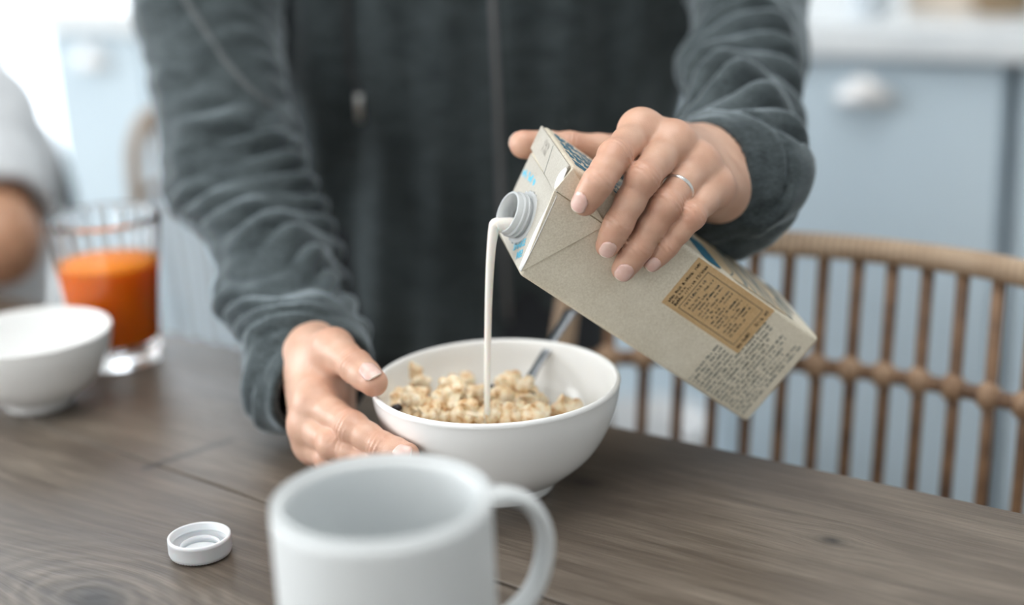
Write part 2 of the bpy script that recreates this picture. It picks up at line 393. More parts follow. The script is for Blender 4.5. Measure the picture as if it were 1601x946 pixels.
def window(n, lo, hi, axis, panes):
    """frame of jambs and mullions with separate panes; axis 0 runs along the kitchen wall, 1 along the side wall"""
    w_ = struct(empty('window_%d' % n, tuple(kp(lo[0], lo[1], lo[2]))))
    t_ = 0.05
    L0, L1 = (lo[0], hi[0]) if axis == 0 else (lo[1], hi[1])
    def bx(name, a, b, z0, z1, d0, d1, mat):
        if axis == 0: o = box(name, (a, lo[1]+d0, z0), (b, lo[1]+d1, z1), mat, M=KM)
        else: o = box(name, (lo[0]+d0, a, z0), (lo[0]+d1, b, z1), mat, M=KM)
        return keep(o, w_)
    bx('window_frame', L0, L1, lo[2], lo[2]+t_, 0.02, 0.09, M['frame_white']); bx('window_frame', L0, L1, hi[2]-t_, hi[2], 0.02, 0.09, M['frame_white'])
    for i in range(panes+1):
        c = L0+(L1-L0)*i/panes; a = min(max(c-t_/2, L0), L1-t_); bx('mullion', a, a+t_, lo[2]+t_, hi[2]-t_, 0.02, 0.09, M['frame_white'])
    for i in range(panes):
        a = L0+(L1-L0)*i/panes; b = L0+(L1-L0)*(i+1)/panes
        bx('pane', a+t_, b-t_, lo[2]+t_, hi[2]-t_, 0.05, 0.056, M['pane'])
window(1, (-3.0, 0.62, 0.12), (-1.45, 0.74, 2.25), 0, 2)
window(2, (-4.4, -4.15, 1.05), (-4.28, -1.05, 2.8), 1, 3)
window(3, (-3.0, -4.72, 1.05), (0.6, -4.6, 2.8), 0, 3)  # unseen opening behind the camera, added with the front fill

# ------------------------------------------------------------------ kitchen run
CABLAB = {(-1.335, -1.115): 'narrow pale blue cabinet at the end of the counter by the bright window',
          (-1.112, -0.79): 'pale blue cabinet beyond the far chair, left of the standing person',
          (-0.787, -0.45): 'pale blue cabinet hidden behind the standing person',
          (-0.447, -0.10): 'pale blue cabinet behind the left end of the rattan chair',
          (-0.097, 0.244): 'pale blue kitchen cabinet with a nickel cup handle right of the person',
          (0.259, 0.62): 'pale blue cabinet at the right edge beyond the dark gap'}
for (a, b), lab in CABLAB.items():
    c = empty('kitchen_cabinet', tuple(kp((a+b)/2, 0.3, 0)), KROT); bpy.context.view_layer.update()
    Mi = KM
    keep(box('body', (a, 0.02, 0.10), (b, 0.60, 0.858), M['cabinet'], M=Mi), c)
    keep(box('plinth', (a, 0.06, 0.0), (b, 0.58, 0.10), M['dark_gap'], M=Mi), c)
    d = box('door', (a+0.002, 0.0, 0.105), (b-0.002, 0.019, 0.852), M['cabinet'], M=Mi, bevel=0.002); keep(d, c)
    # cup pull: half dome open at the bottom
    hx = 0.075 if (a, b) == (-0.097, 0.244) else (a+b)/2; vs_, fs = [], []
    nu, nv = 16, 8
    for i in range(nu+1):
        th = math.pi*i/nu
        for j in range(nv+1):
            ph = math.pi/2*j/nv
            vs_.append(kp(hx-0.040*math.cos(th)*(0.35+0.65*math.cos(ph)) if False else hx-0.040*math.cos(th)*math.cos(ph*0.9), -0.028*math.sin(th)*(0.3+0.7*math.cos(ph)), 0.803+0.034*math.sin(ph)*(0.6+0.4*math.sin(th))))
    for i in range(nu):
        for j in range(nv): fs.append((i*(nv+1)+j, (i+1)*(nv+1)+j, (i+1)*(nv+1)+j+1, i*(nv+1)+j+1))
    h_ = mesh_obj('cup_handle', vs_, fs, M['handle']); s_ = h_.modifiers.new('s', 'SOLIDIFY'); s_.thickness = 0.002
    keep(h_, d)
    tag(c, lab, 'cabinet', 'kitchen cabinets under the counter')
keep_gap = box('gap_shade', (0.2445, 0.05, 0.0), (0.2585, 0.60, 0.858), M['dark_gap'], M=KM)  # solid block in the empty slot, its shade put into the colour
tag(keep_gap, 'painted shade of the gap between two pale blue cabinets at right', 'gap shade')
tag(box('countertop', (-1.35, -0.022, 0.8585), (0.9, 0.619, 0.90), M['counter'], M=KM, bevel=0.004), 'long white kitchen countertop above the pale blue cabinets', 'countertop')

# things on the counter (only their lowest parts reach into the picture)
def counter_pot(t_, y, prof, mat, name, label, cat, lid=None):
    p = kp(t_, y, 0.9005); e_ = empty(name, tuple(p))
    o = lathe_obj('body', prof, mat, e_, 40)
    if lid: lathe_obj('lid', lid, M['rattan_light'], e_, 40)
    return tag(e_, label, cat)
counter_pot(0.055, 0.075, [(0, 0), (0.024, 0), (0.026, 0.004), (0.027, 0.09), (0.024, 0.10), (0.0, 0.10)], simple('canister_glaze', col(206, 214, 220), 0.4), 'canister', 'pale grey canister on the counter nearest the standing person', 'canister', [(0, 0.1005), (0.022, 0.1005), (0.022, 0.112), (0.0, 0.114)])
cr = empty('bread_board', tuple(kp(0.135, 0.10, 0.9005)), KROT); bpy.context.view_layer.update()
M['board'] = noisy('board_wood', col(214, 200, 184), col(226, 213, 198), 20, 0.6, stretch=(1, 1, 6))
bd = box('board', (0.092, 0.10, 0.9005), (0.178, 0.118, 1.12), M['board'], M=KM, bevel=0.006); keep(bd, cr)
bd2 = box('handle', (0.120, 0.101, 1.121), (0.150, 0.117, 1.21), M['board'], M=KM, bevel=0.006); keep(bd2, cr)
tag(cr, 'pale wooden board standing upright on the counter', 'board')
bk = empty('basket', tuple(kp(0.213, 0.11, 0.9005)), KROT)
M['basket'] = rattan_mat('basket_weave', col(150, 126, 96), col(188, 166, 136), 60)
for i in range(9):
    vs_, fs = tube_data([V3(0.030*math.cos(a), 0.030*math.sin(a), 0.004+0.008*i)*V3(1+0.02*i, 1+0.02*i, 1) for a in np.linspace(0, 2*math.pi, 25)], 0.0046, 6)
    mesh_obj('coil', vs_, fs, M['basket'], bk)
lathe_obj('base', [(0, 0.0), (0.028, 0.0), (0.028, 0.004), (0, 0.004)], M['basket'], bk, 24)
tag(bk, 'small brown coiled basket on the counter at the right edge', 'basket')
# pale bin glimpsed between the slats of the near chair
pb = kp(-0.165, -0.16, 0); bn = empty('floor_bin', tuple(pb))
lathe_obj('body', [(0, 0.001), (0.068, 0.001), (0.072, 0.006), (0.084, 0.37), (0.087, 0.375), (0.087, 0.383), (0.082, 0.383), (0.08, 0.37), (0.068, 0.012), (0, 0.012)], M['frame_white'], bn, 40)
lathe_obj('rim', [(0.084, 0.384), (0.0895, 0.384), (0.0895, 0.395), (0.084, 0.395), (0.084, 0.384)], M['frame_white'], bn, 40)
tag(bn, 'white bin on the floor behind the near rattan chair', 'bin')

# ------------------------------------------------------------------ table
TE = nrm(V3(0.8138, -0.5812, 0)); TN = nrm(V3(-0.5812, -0.8138, 0)); T0 = V3(0.1879, 0.8722, 0)
TROT = math.atan2(TE[1], TE[0])
table = empty('dining_table', tuple(T0), TROT)    # local x runs along the far edge, local -y towards the camera side
tag(table, 'weathered grey brown wooden dining table of wide planks', 'table')
# the table's local y is -TN, so material coordinates use y = distance from the far edge via negative scale below
def J(x): return 0.226+0.066*(x+0.06)
def plank(y0, y1, x0=-1.45, x1=0.75, z1=0.75, th=0.04):
    """y0, y1 give the distance from the far edge as functions of x"""
    N = 12; bm = bmesh.new(); g = 0.0012
    top, bot = [], []
    for i in range(N+1):
        x = x0+(x1-x0)*i/N
        wv = 0.0006*math.sin(x*9+y0(x)*40)
        top.append((bm.verts.new((x, y0(x)+g+wv, z1)), bm.verts.new((x, y1(x)-g+wv, z1))))
        bot.append((bm.verts.new((x, y0(x)+g+wv, z1-th)), bm.verts.new((x, y1(x)-g+wv, z1-th))))
    for i in range(N):
        bm.faces.new((top[i][0], top[i+1][0], top[i+1][1], top[i][1])); bm.faces.new((bot[i][0], bot[i][1], bot[i+1][1], bot[i+1][0]))
        bm.faces.new((top[i][0], bot[i][0], bot[i+1][0], top[i+1][0])); bm.faces.new((top[i][1], top[i+1][1], bot[i+1][1], bot[i][1]))
    bm.faces.new((top[0][0], top[0][1], bot[0][1], bot[0][0])); bm.faces.new((top[N][0], bot[N][0], bot[N][1], top[N][1]))
    o = bm_obj('plank', bm, M['wood'], None, bevel=0.0009, seg=1)
    o.parent = table; o.scale = (1, -1, 1)
    return o
plank(lambda x: 0.0, J)
plank(J, lambda x: 0.455+0.02*x)
plank(lambda x: 0.455+0.02*x, lambda x: 0.68)
plank(lambda x: 0.68, lambda x: 0.90)
# flip the mirrored planks into plain geometry (no negative scale left behind)
for o in table.children:
    me = o.data
    for vv in me.vertices: vv.co.y = -vv.co.y
    me.flip_normals(); o.scale = (1, 1, 1)
for x in (-1.3, 0.6):
    for y in (-0.08, -0.82): box('leg', (x-0.04, y-0.04, 0.001), (x+0.04, y+0.04, 0.709), M['wood'], table, 0.004)
for y in (-0.08, -0.82): box('apron', (-1.25, y-0.012, 0.62), (0.55, y+0.012, 0.7095), M['wood'], table)

# ------------------------------------------------------------------ rattan chairs
def make_chair(loc, rotz):
    c = empty('rattan_chair', (0, 0, 0))
    zt = 0.832; sp = 0.0262; lean = 0.20
    def yb(x): return -0.050*(x/0.19)**2
    def P(x, z): return V3(x*(1-0.02*(zt-z)), yb(x)-lean*(zt-z), z)
    # wrapped top rail turning down into the side posts
    arc = [P(-0.190, 0.46), P(-0.192, 0.66), P(-0.190, 0.765), P(-0.182, 0.806), P(-0.163, 0.828)]
    arc += [P(x, zt) for x in np.linspace(-0.13, 0.13, 9)]
    arc += [P(0.163, 0.828), P(0.182, 0.806), P(0.190, 0.765), P(0.192, 0.66), P(0.190, 0.46)]
    tube('top_rail', catmull(arc, 5), 0.0098, M['rattan_light'], c, 12)
    xs = [sp*(i-6) for i in range(13)]
    for x in xs: tube('slat', [P(x, zt-0.004), P(x, 0.70), P(x*0.99, 0.58), P(x*0.97, 0.452)], [0.0050, 0.0048, 0.0048, 0.0050], M['rattan'], c, 8)
    tube('cross_rail', [P(x, 0.742) for x in np.linspace(-0.191, 0.191, 17)], 0.0062, M['rattan'], c, 8)
    for x in xs:   # cane binding at each crossing
        p = P(x, 0.742); vs_, fs = [], []
        kb = bmesh.new(); bmesh.ops.create_icosphere(kb, subdivisions=2, radius=1)
        for vv in kb.verts:
            r_ = 1+0.12*math.sin(vv.co.x*9+vv.co.z*7); vv.co = Vector((p[0]+vv.co.x*0.0100*r_, p[1]+vv.co.y*0.0105, p[2]+vv.co.z*0.0112*r_))
        bm_obj('binding', kb, M['rattan_knot'], c, smooth=True)
    # seat hoop, woven seat and legs
    ring = [V3(0.185*math.cos(a), -0.22+0.20*math.sin(a)-0.055, 0.45) for a in np.linspace(0, 2*math.pi, 33)]
    tube('seat_hoop', ring, 0.012, M['rattan_light'], c, 8)
    for i in range(13):
        x = -0.168+0.028*i; h_ = 0.20*math.sqrt(max(0, 1-(x/0.185)**2))-0.006
        if h_ > 0.02: tube('seat_strand', [V3(x, -0.275-h_, 0.45), V3(x, -0.275, 0.446), V3(x, -0.275+h_, 0.45)], 0.0075, M['rattan_knot'], c, 6)
    for sx, sy in ((-1, -1), (1, -1), (-1, 1), (1, 1)):
        tube('leg', [V3(0.125*sx, -0.275+0.13*sy, 0.448), V3(0.16*sx, -0.275+0.19*sy, 0.004)], [0.014, 0.011], M['rattan'], c, 10)
    c.location = loc; c.rotation_euler = (0, 0, rotz)
    return c
def copy_tree(o, parent=None):
    c = o.copy(); COL.objects.link(c); c.parent = parent
    for ch in o.children: copy_tree(ch, c)
    return c
CH = make_chair((0.238, 1.098, 0), math.atan2(-0.44, 0.898))
tag(CH, 'brown rattan chair with slatted back tucked to the table at right', 'chair', 'rattan chairs along the table')
C2 = copy_tree(CH); C2.location = (-0.285, 1.915, 0); C2.rotation_euler = (0, 0, 0.28)
tag(C2, 'rattan chair far behind the juice glass, half hidden by the sleeve', 'chair', 'rattan chairs along the table')

# ------------------------------------------------------------------ crockery
BC = V3(-0.012, 0.867, 0.7503)
BPROF = [(0, 0.010), (0.034, 0.0085), (0.047, 0.0150), (0.060, 0.0270), (0.069, 0.0420), (0.0740, 0.0560), (0.0757, 0.0665), (0.0762, 0.0690), (0.0757, 0.0708), (0.0745, 0.0715), (0.0732, 0.0706), (0.0725, 0.0680), (0.0705, 0.0560), (0.0655, 0.0430), (0.0565, 0.0300), (0.043, 0.0190), (0.030, 0.0145), (0, 0.013)]
def smooth_prof(pr, n=4):
    return [tuple(q) for q in catmull([V3(*p) for p in pr], n)]
def footed_bowl(center, prof, foot, label, name='cereal_bowl'):
    e_ = empty(name, tuple(center))
    pr = [(max(r, 0), z) for r, z in smooth_prof(prof)]; pr[0] = (0, pr[0][1]); pr[-1] = (0, pr[-1][1])
    lathe_obj('body', pr, M['ceramic'], e_, 96)
    fr, fh = foot
    lathe_obj('foot_ring', [(fr-0.004, fh), (fr-0.005, 0.001), (fr-0.004, 0), (fr-0.0012, 0), (fr, 0.0012), (fr+0.0008, fh*0.6), (fr+0.0022, fh+0.0012), (fr-0.004, fh)], M['ceramic'], e_, 80)
    return tag(e_, label, 'bowl')
footed_bowl(BC, BPROF, (0.0335, 0.0088), 'white footed bowl of granola under the pouring milk')
_l = onz(62, 631, 0.7503); LBC = V3(_l[0], _l[1], 0.7503)
footed_bowl(LBC, [(r*0.77, z*0.80) for r, z in BPROF], (0.0248, 0.0072), 'small empty white bowl beside the juice glass at the left edge')

# mug
MC = V3(-0.0624, 0.6193, 0.7503); R_ = 0.0496; Hm = 0.105
mug = empty('mug', tuple(MC))
pr = [(0, 0.0), (0.040, 0), (0.0455, 0.002), (0.0485, 0.008), (R_, 0.03), (R_, Hm-0.003), (R_-0.0008, Hm-0.0008), (R_-0.0026, Hm), (R_-0.0046, Hm-0.0008), (R_-0.0055, Hm-0.003), (R_-0.0058, 0.03), (0.041, 0.012), (0.036, 0.008), (0, 0.007)]
pr = [(max(r, 0), z) for r, z in smooth_prof(pr, 3)]; pr[0] = (0, 0); pr[-1] = (0, 0.007)
lathe_obj('body', pr, M['ceramic_matte'], mug, 96)
ph = math.radians(22); hd = V3(math.cos(ph), math.sin(ph), 0)
hp = [hd*(R_-0.003)+V3(0, 0, 0.0955), hd*(R_+0.009)+V3(0, 0, 0.0965), hd*(R_+0.021)+V3(0, 0, 0.090), hd*(R_+0.0285)+V3(0, 0, 0.076), hd*(R_+0.0285)+V3(0, 0, 0.060), hd*(R_+0.022)+V3(0, 0, 0.044), hd*(R_+0.010)+V3(0, 0, 0.034), hd*(R_-0.003)+V3(0, 0, 0.031)]
tube('handle', catmull(hp, 5), 0.0052, M['ceramic_matte'], mug, 20, flat=(1.35, 0.72), ref=(hd[1], -hd[0], 0.001)) if False else tube('handle', catmull(hp, 5), 0.0052, M['ceramic_matte'], mug, 20, flat=(0.75, 1.35), ref=(-hd[1], hd[0], 0))
tag(mug, 'large white ceramic mug with handle in the blurred foreground', 'mug')

# upturned screw cap
cp = onz(311, 836, 0.7622); CC = V3(cp[0], cp[1], 0.7503)
cap = empty('bottle_cap', tuple(CC)); n = 120; cr_ = 0.0178; hC = 0.0118
vs_, fs = [], []
prof = [(0, 0), (0.0150, 0), (0.0170, 0.0008), (cr_, 0.003), (cr_, hC-0.0025), (cr_+0.0002, hC-0.0022), (cr_+0.0002, hC-0.0004), (cr_-0.0004, hC), (cr_-0.0012, hC), (cr_-0.0016, hC-0.0006), (cr_-0.0018, 0.0022), (0, 0.0022)]
for i in range(n):
    a = 2*math.pi*i/n
    for k, (r, z) in enumerate(prof):
        rr = r+(0.00035*(1 if (i % 2) else -1) if k in (2, 3, 4) else 0); vs_.append((rr*math.cos(a), rr*math.sin(a), z))
mP = len(prof)
for i in range(n):
    j = (i+1) % n
    for k in range(mP-1): fs.append((i*mP+k, j*mP+k, j*mP+k+1, i*mP+k+1))
bm = bmesh.new(); bv = [bm.verts.new(v) for v in vs_]
for f in fs: bm.faces.new([bv[i] for i in f])
bmesh.ops.remove_doubles(bm, verts=bm.verts, dist=1e-6); bm_obj('shell', bm, M['plastic'], cap, smooth=True)
lathe_obj('sealing_ring', [(0.0105, 0.0023), (0.0105, 0.0062), (0.0113, 0.0062), (0.0113, 0.0023), (0.0105, 0.0023)], M['plastic'], cap, 64)
lathe_obj('thread', [(cr_-0.0018, 0.0066), (cr_-0.0026, 0.0074), (cr_-0.0018, 0.0082)], M['plastic'], cap, 64)
tag(cap, 'white ribbed plastic screw cap lying upside down on the table', 'cap')

# glass of juice
_g = onz(188, 562, 0.7503); GC = V3(_g[0], _g[1], 0.7503); gh = 0.119
glass = empty('drinking_glass', tuple(GC))
def gr(z): return 0.0325+0.0112*(z/gh)**1.15
n = 96; vs_, fs = [], []
outer = [(0, 0)]+[(gr(0)-0.0035, 0), (gr(0)-0.001, 0.0008), (gr(0.003), 0.003)]+[(gr(z), z) for z in np.linspace(0.006, gh-0.001, 18)]+[(gr(gh)-0.0006, gh), (gr(gh)-0.0013, gh-0.0003)]
inner = [(gr(z)-0.0018, z) for z in np.linspace(gh-0.0015, 0.019, 18)]+[(gr(0.015)-0.005, 0.0145), (gr(0.015)-0.012, 0.0135), (0, 0.0135)]
prof = outer+inner; mP = len(prof)
for i in range(n):
    a = 2*math.pi*i/n
    for k, (r, z) in enumerate(prof):
        fl = 0.0005*math.cos(24*a) if (k >= len(outer) and k < len(outer)+17) else 0
        vs_.append(((r+fl*0.7)*math.cos(a), (r+fl*0.7)*math.sin(a), z))
for i in range(n):
    j = (i+1) % n
    for k in range(mP-1): fs.append((i*mP+k, j*mP+k, j*mP+k+1, i*mP+k+1))
bm = bmesh.new(); bv = [bm.verts.new(v) for v in vs_]
for f in fs: bm.faces.new([bv[i] for i in f])
bmesh.ops.remove_doubles(bm, verts=bm.verts, dist=1e-6); bm_obj('tumbler', bm, M['glass'], glass, smooth=True)
tag(glass, 'clear tapered drinking glass half full of orange juice', 'glass')
jp = [(0, 0.0138), (gr(0.015)-0.0125, 0.0138), (gr(0.015)-0.006, 0.015), (gr(0.0195)-0.0016, 0.0195)]+[(gr(z)-0.0013, z) for z in np.linspace(0.025, 0.081, 10)]+[(gr(0.081)-0.0018, 0.0816), (0, 0.0812)]
jo = lathe_obj('orange_juice', jp, M['juice'], None, 72); jo.location = tuple(GC)
tag(jo, 'bright orange juice filling the lower part of the drinking glass', 'juice')

# ------------------------------------------------------------------ milk carton
CA = V3(0.0049, 0.8358, 0.8954)
cu, cv, ca = V3(0.6418, -0.0003, 0.7669), V3(-0.1909, 0.9685, 0.1601), V3(-0.7427, -0.2491, 0.6215)
CW, CD_, CL, CS = 0.070, 0.0696, 0.1879, 0.0173
def cp3(u, v, a): return CA+cu*u+cv*v+ca*a
def onM(px, py, off=0.0):
    d = ray(px, py); t_ = ((CA-cv*off-CAM)@cv)/(d@cv); return CAM+d*t_
def mua(px, py):
    r = onM(px, py)-CA; return r@cu, r@ca
sd = nrm(cu*CW+ca*CS); sn = nrm(np.cross(cv, sd))
if sn@ca < 0: sn = -sn
def onS(px, py, off=0.0):
    d = ray(px, py); t_ = ((CA+sn*off-CAM)@sn)/(d@sn); return CAM+d*t_
def onN(px, py, off=0.0):
    o_ = CA+cu*(CW+off); d = ray(px, py); t_ = ((o_-CAM)@cu)/(d@cu); return CAM+d*t_

def carton_mat(name, c1, c2, speck=0.5):
    t = NT(name); tc = t.n('ShaderNodeTexCoord')
    n1 = t.n('ShaderNodeTexNoise'); n1.inputs['Scale'].default_value = 900; n1.inputs['Detail'].default_value = 2; t.l(tc.outputs['Object'], n1.inputs[0])
    n2 = t.n('ShaderNodeTexNoise'); n2.inputs['Scale'].default_value = 45; n2.inputs['Detail'].default_value = 3; t.l(tc.outputs['Object'], n2.inputs[0])
    r = t.n('ShaderNodeValToRGB'); r.color_ramp.elements[0].position = 0.36; r.color_ramp.elements[1].position = 0.66
    r.color_ramp.elements[0].color = c1; r.color_ramp.elements[1].color = c2
    m = t.n('ShaderNodeMix'); m.data_type = 'FLOAT'; m.inputs[0].default_value = 0.4; t.l(n1.outputs[0], m.inputs[2]); t.l(n2.outputs[0], m.inputs[3])
    t.l(m.outputs[0], r.inputs[0]); t.l(r.outputs[0], t.b.inputs['Base Color']); t.set(Roughness=0.42, Specular_IOR_Level=0.4)
    bp = t.n('ShaderNodeBump'); bp.inputs['Strength'].default_value = 0.08; bp.inputs['Distance'].default_value = 0.0004; t.l(n1.outputs[0], bp.inputs['Height']); t.l(bp.outputs[0], t.b.inputs['Normal'])
    return t.m
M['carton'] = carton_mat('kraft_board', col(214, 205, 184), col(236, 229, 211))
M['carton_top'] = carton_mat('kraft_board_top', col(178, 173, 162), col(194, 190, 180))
M['sticker'] = carton_mat('tan_sticker', col(202, 168, 122), col(216, 184, 140))
M['ink'] = simple('dark_teal_ink', col(58, 76, 76), 0.6)
M['ink_black'] = simple('near_black_ink', col(52, 50, 44), 0.6)
M['teal'] = noisy('teal_ink', col(22, 96, 126), col(40, 124, 152), 400, 0.5)
M['cyan'] = noisy('cyan_ink', col(84, 176, 206), col(110, 194, 220), 600, 0.5)
M['bare_edge'] = simple('bare_white_board', col(244, 244, 242), 0.5)

carton = empty('milk_carton', tuple(cp3(CW/2, CD_/2, -CL)))
tag(carton, 'beige oat milk carton held tilted and pouring into the bowl', 'carton')
bm = bmesh.new()
q = [cp3(0, 0, -CL), cp3(CW, 0, -CL), cp3(CW, CD_, -CL), cp3(0, CD_, -CL), cp3(0, 0, 0), cp3(CW, 0, CS), cp3(CW, CD_, CS), cp3(0, CD_, 0)]
bv = [bm.verts.new(tuple(p)) for p in q]
for f in ((0, 1, 2, 3), (4, 7, 6, 5), (0, 4, 5, 1), (1, 5, 6, 2), (2, 6, 7, 3), (3, 7, 4, 0)): bm.faces.new([bv[i] for i in f])
body = bm_obj('body', bm, M['carton'], None, bevel=0.0028, seg=3); keep(body, carton)
# pale top panel in two steps: the lower panel carries the spout, the sealing fin lies folded over the upper one
def S(s, v, off=0.0): return CA+sd*s+cv*v+sn*off
SL = math.hypot(CW, CS)
s1 = (onS(868, 294)-CA)@sd
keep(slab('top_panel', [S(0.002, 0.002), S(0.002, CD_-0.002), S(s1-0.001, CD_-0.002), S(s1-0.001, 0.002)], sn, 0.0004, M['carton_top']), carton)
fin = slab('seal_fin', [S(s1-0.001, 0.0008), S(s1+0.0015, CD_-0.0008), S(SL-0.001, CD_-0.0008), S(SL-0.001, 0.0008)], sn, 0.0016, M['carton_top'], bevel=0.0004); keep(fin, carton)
keep(slab('fin_crease', [S(s1, 0.029, 0.0016), S(s1, 0.0294, 0.0016), S(SL-0.002, 0.0356, 0.0016), S(SL-0.002, 0.0352, 0.0016)], sn, 0.00012, M['ink']), fin)
# folded ear glued onto the text side
def Mp(px, py, off=0.0): return onM(px, py, off)
E0, E1, E2, E3 = Mp(813, 426), Mp(866, 297), Mp(946, 352), Mp(894, 262)
ear = slab('side_ear', [E0+cu*0.001, E1, E2], -cv, 0.0011, M['carton'], bevel=0.0004); keep(ear, carton)
ear2 = slab('upper_ear', [E1+cu*0.0006+ca*0.0004, E3, E2+cu*0.0008+ca*0.0004], -cv, 0.0019, M['carton'], bevel=0.0004); keep(ear2, carton)
# bare white edge where the print is worn off, along the top fold
def strip(pts, wid, dirs, name, mat, par, off=0.0):
    N = len(pts); bm = bmesh.new(); a, b = [], []
    for i, p in enumerate(pts):
        w_ = wid[i] if hasattr(wid, '__len__') else wid
        a.append(bm.verts.new(tuple(p+dirs[0]*w_))); b.append(bm.verts.new(tuple(p+dirs[1]*w_)))
    for i in range(N-1): bm.faces.new((a[i], b[i], b[i+1], a[i+1]))
    o = bm_obj(name, bm, mat, None, smooth=True); s_ = o.modifiers.new('s', 'SOLIDIFY'); s_.thickness = 0.0004; s_.offset = 0
    return keep(o, par)
fold = [S(s_, 0.0, 0.0)-cv*0.0013+sn*0.0011 for s_ in np.linspace(0.003, s1-0.0012, 8)]
strip(fold, [0.0022, 0.0030, 0.0035, 0.0038, 0.0037, 0.0034, 0.0028, 0.0016], (cv*1.9+sn*-0.10, ca*-0.22-cv*0.05), 'bare_edge', M['bare_edge'], ear)
fold = [S(s_, 0.0, 0.0014)-cv*0.0012+sn*0.001 for s_ in np.linspace(s1+0.001, SL-0.003, 6)]
strip(fold, [0.0026, 0.0040, 0.0044, 0.0040, 0.0028, 0.0014], (cv*1.9+sn*-0.10, ca*-0.22-cv*0.05), 'bare_edge', M['bare_edge'], ear2)

# spout
NH = 0.0125
nc = onS(791, 331, NH)-sn*NH
sp_n = nrm(sn-FWD*0.13)
ax_a = nrm(cv-sp_n*(cv@sp_n)); ax_b = np.cross(sp_n, ax_a)
SM = Matrix(((ax_a[0], ax_b[0], sp_n[0], nc[0]), (ax_a[1], ax_b[1], sp_n[1], nc[1]), (ax_a[2], ax_b[2], sp_n[2], nc[2]), (0, 0, 0, 1)))
def spout_part(name, prof, par, n=56):
    o = lathe_obj(name, prof, M['spout'], None, n); o.data.transform(SM); return keep(o, par)
neck = spout_part('spout_neck', [(0.0112, 0.0006), (0.0112, NH-0.0004), (0.0115, NH), (0.0124, NH), (0.0128, NH-0.0005), (0.0126, 0.0006), (0.0112, 0.0006)], carton)
spout_part('thread', [(0.0127, 0.0072), (0.0138, 0.0077), (0.0138, 0.0083), (0.0127, 0.0088)], neck)
spout_part('thread', [(0.0127, 0.0042), (0.0138, 0.0047), (0.0138, 0.0053), (0.0127, 0.0058)], neck)
spout_part('flange', [(0.0126, 0.0006), (0.0156, 0.0006), (0.0160, 0.0011), (0.0160, 0.0018), (0.0156, 0.0023), (0.0127, 0.0024)], neck)
for i in range(44):   # tamper-band teeth around the flange
    a = 2*math.pi*i/44
    if i % 2: continue
    o = box('band_tooth', (0.0157, -0.0006, 0.0006), (0.0166, 0.0006, 0.0020), M['spout'], None, M=SM @ Matrix.Rotation(a, 4, 'Z')); keep(o, neck)

# print -----------------------------------------------------------
def text_block(name, rows, mat, par, org, du, dv, nv, seed, ch=0.00105, hgt=0.0015, dens=0.72):
    """rows: list of (start, length, line offset, size factor); irregular letter-like strokes, too small to read"""
    r = random.Random(seed); bm = bmesh.new()
    def rect(x0, y0, x1, y1):
        bm.faces.new([bm.verts.new(tuple(org+du*x+dv*y+nv*0.00013)) for x, y in ((x0, y0), (x1, y0), (x1, y1), (x0, y1))])
    for x0, L_, y, sf in rows:
        x = x0; c_, h_ = ch*sf, hgt*sf
        while x < x0+L_-c_:
            for _ in range(r.randint(3, 9)):
                if x > x0+L_-c_: break
                lw = c_*0.24; k = r.random()
                rect(x, y, x+lw, y+h_*(1.0 if k > 0.35 else 0.7))
                if k > 0.2: rect(x+lw, y+h_*r.choice((0, 0.38, 0.78)), x+c_*0.72, y+h_*r.choice((0, 0.38, 0.78))+h_*0.2)
                if k > 0.45: rect(x+c_*0.52, y, x+c_*0.74, y+h_*0.72)
                x += c_
            x += c_*r.uniform(0.7, 1.2)
    o = bm_obj(name, bm, mat, None); o['kind'] = 'stuff'
    return keep(o, par)
L4 = [mua(1090, 400), mua(1037, 474), mua(1159, 557), mua(1208, 478)]
u_lo = (L4[1][0]+L4[2][0])/2; u_hi = min((L4[0][0]+L4[3][0])/2, CW-0.0015); a_hi = (L4[0][1]+L4[1][1])/2; a_lo = (L4[2][1]+L4[3][1])/2
MM = lambda u, a, off=0.0: cp3(u, -off, a)
stk = slab('nutrition_sticker', [MM(u_lo, a_hi), MM(u_hi, a_hi), MM(u_hi, a_lo), MM(u_lo, a_lo)], -cv, 0.00025, M['sticker']); keep(stk, carton)
def frame_lines(name, u0, u1, a0, a1, w_, par):
    bm = bmesh.new()
    for p in ((u0, a0, u1, a0+w_), (u0, a1-w_, u1, a1), (u0, a0, u0+w_, a1), (u1-w_, a0, u1, a1)):
        bm.faces.new([bm.verts.new(tuple(MM(x, y, 0.00042))) for x, y in ((p[0], p[1]), (p[2], p[1]), (p[2], p[3]), (p[0], p[3]))])
    return keep(bm_obj(name, bm, M['ink'], None), par)
LH = a_hi-a_lo; LU = u_hi-u_lo
frame_lines('table_frame', u_lo+0.003, u_hi-0.004, a_lo+0.0065, a_hi-0.011, 0.00035, stk)
on_st = MM(0, 0, 0.00027)
rows = [(u_lo+0.003, LU*0.86, a_hi-0.0042, 1.25), (u_lo+0.003, LU*0.42, a_hi-0.0066, 1.1), (u_lo+0.003, LU*0.9, a_hi-0.0092, 1.35)]
text_block('sticker_heading', rows, M['ink_black'], stk, on_st, cu, ca, -cv, 3)
rows = [(u_lo+0.006, LU*0.60, a_hi-0.0145, 1.3)]+[(u_lo+0.006+(0.003 if i % 4 == 2 else 0), LU*(0.30+0.14*((i*7) % 3)), a_hi-0.0182-0.00268*i, 0.95) for i in range(int((LH-0.027)/0.00268))]
text_block('nutrition_rows', rows, M['ink'], stk, on_st, cu, ca, -cv, 4)
rows = [(u_hi-0.0145, 0.0085, a_hi-0.0182-0.00268*i, 0.9) for i in range(int((LH-0.027)/0.00268)) if i % 3 != 1]
text_block('nutrition_values', rows, M['ink'], stk, on_st, cu, ca, -cv, 5)
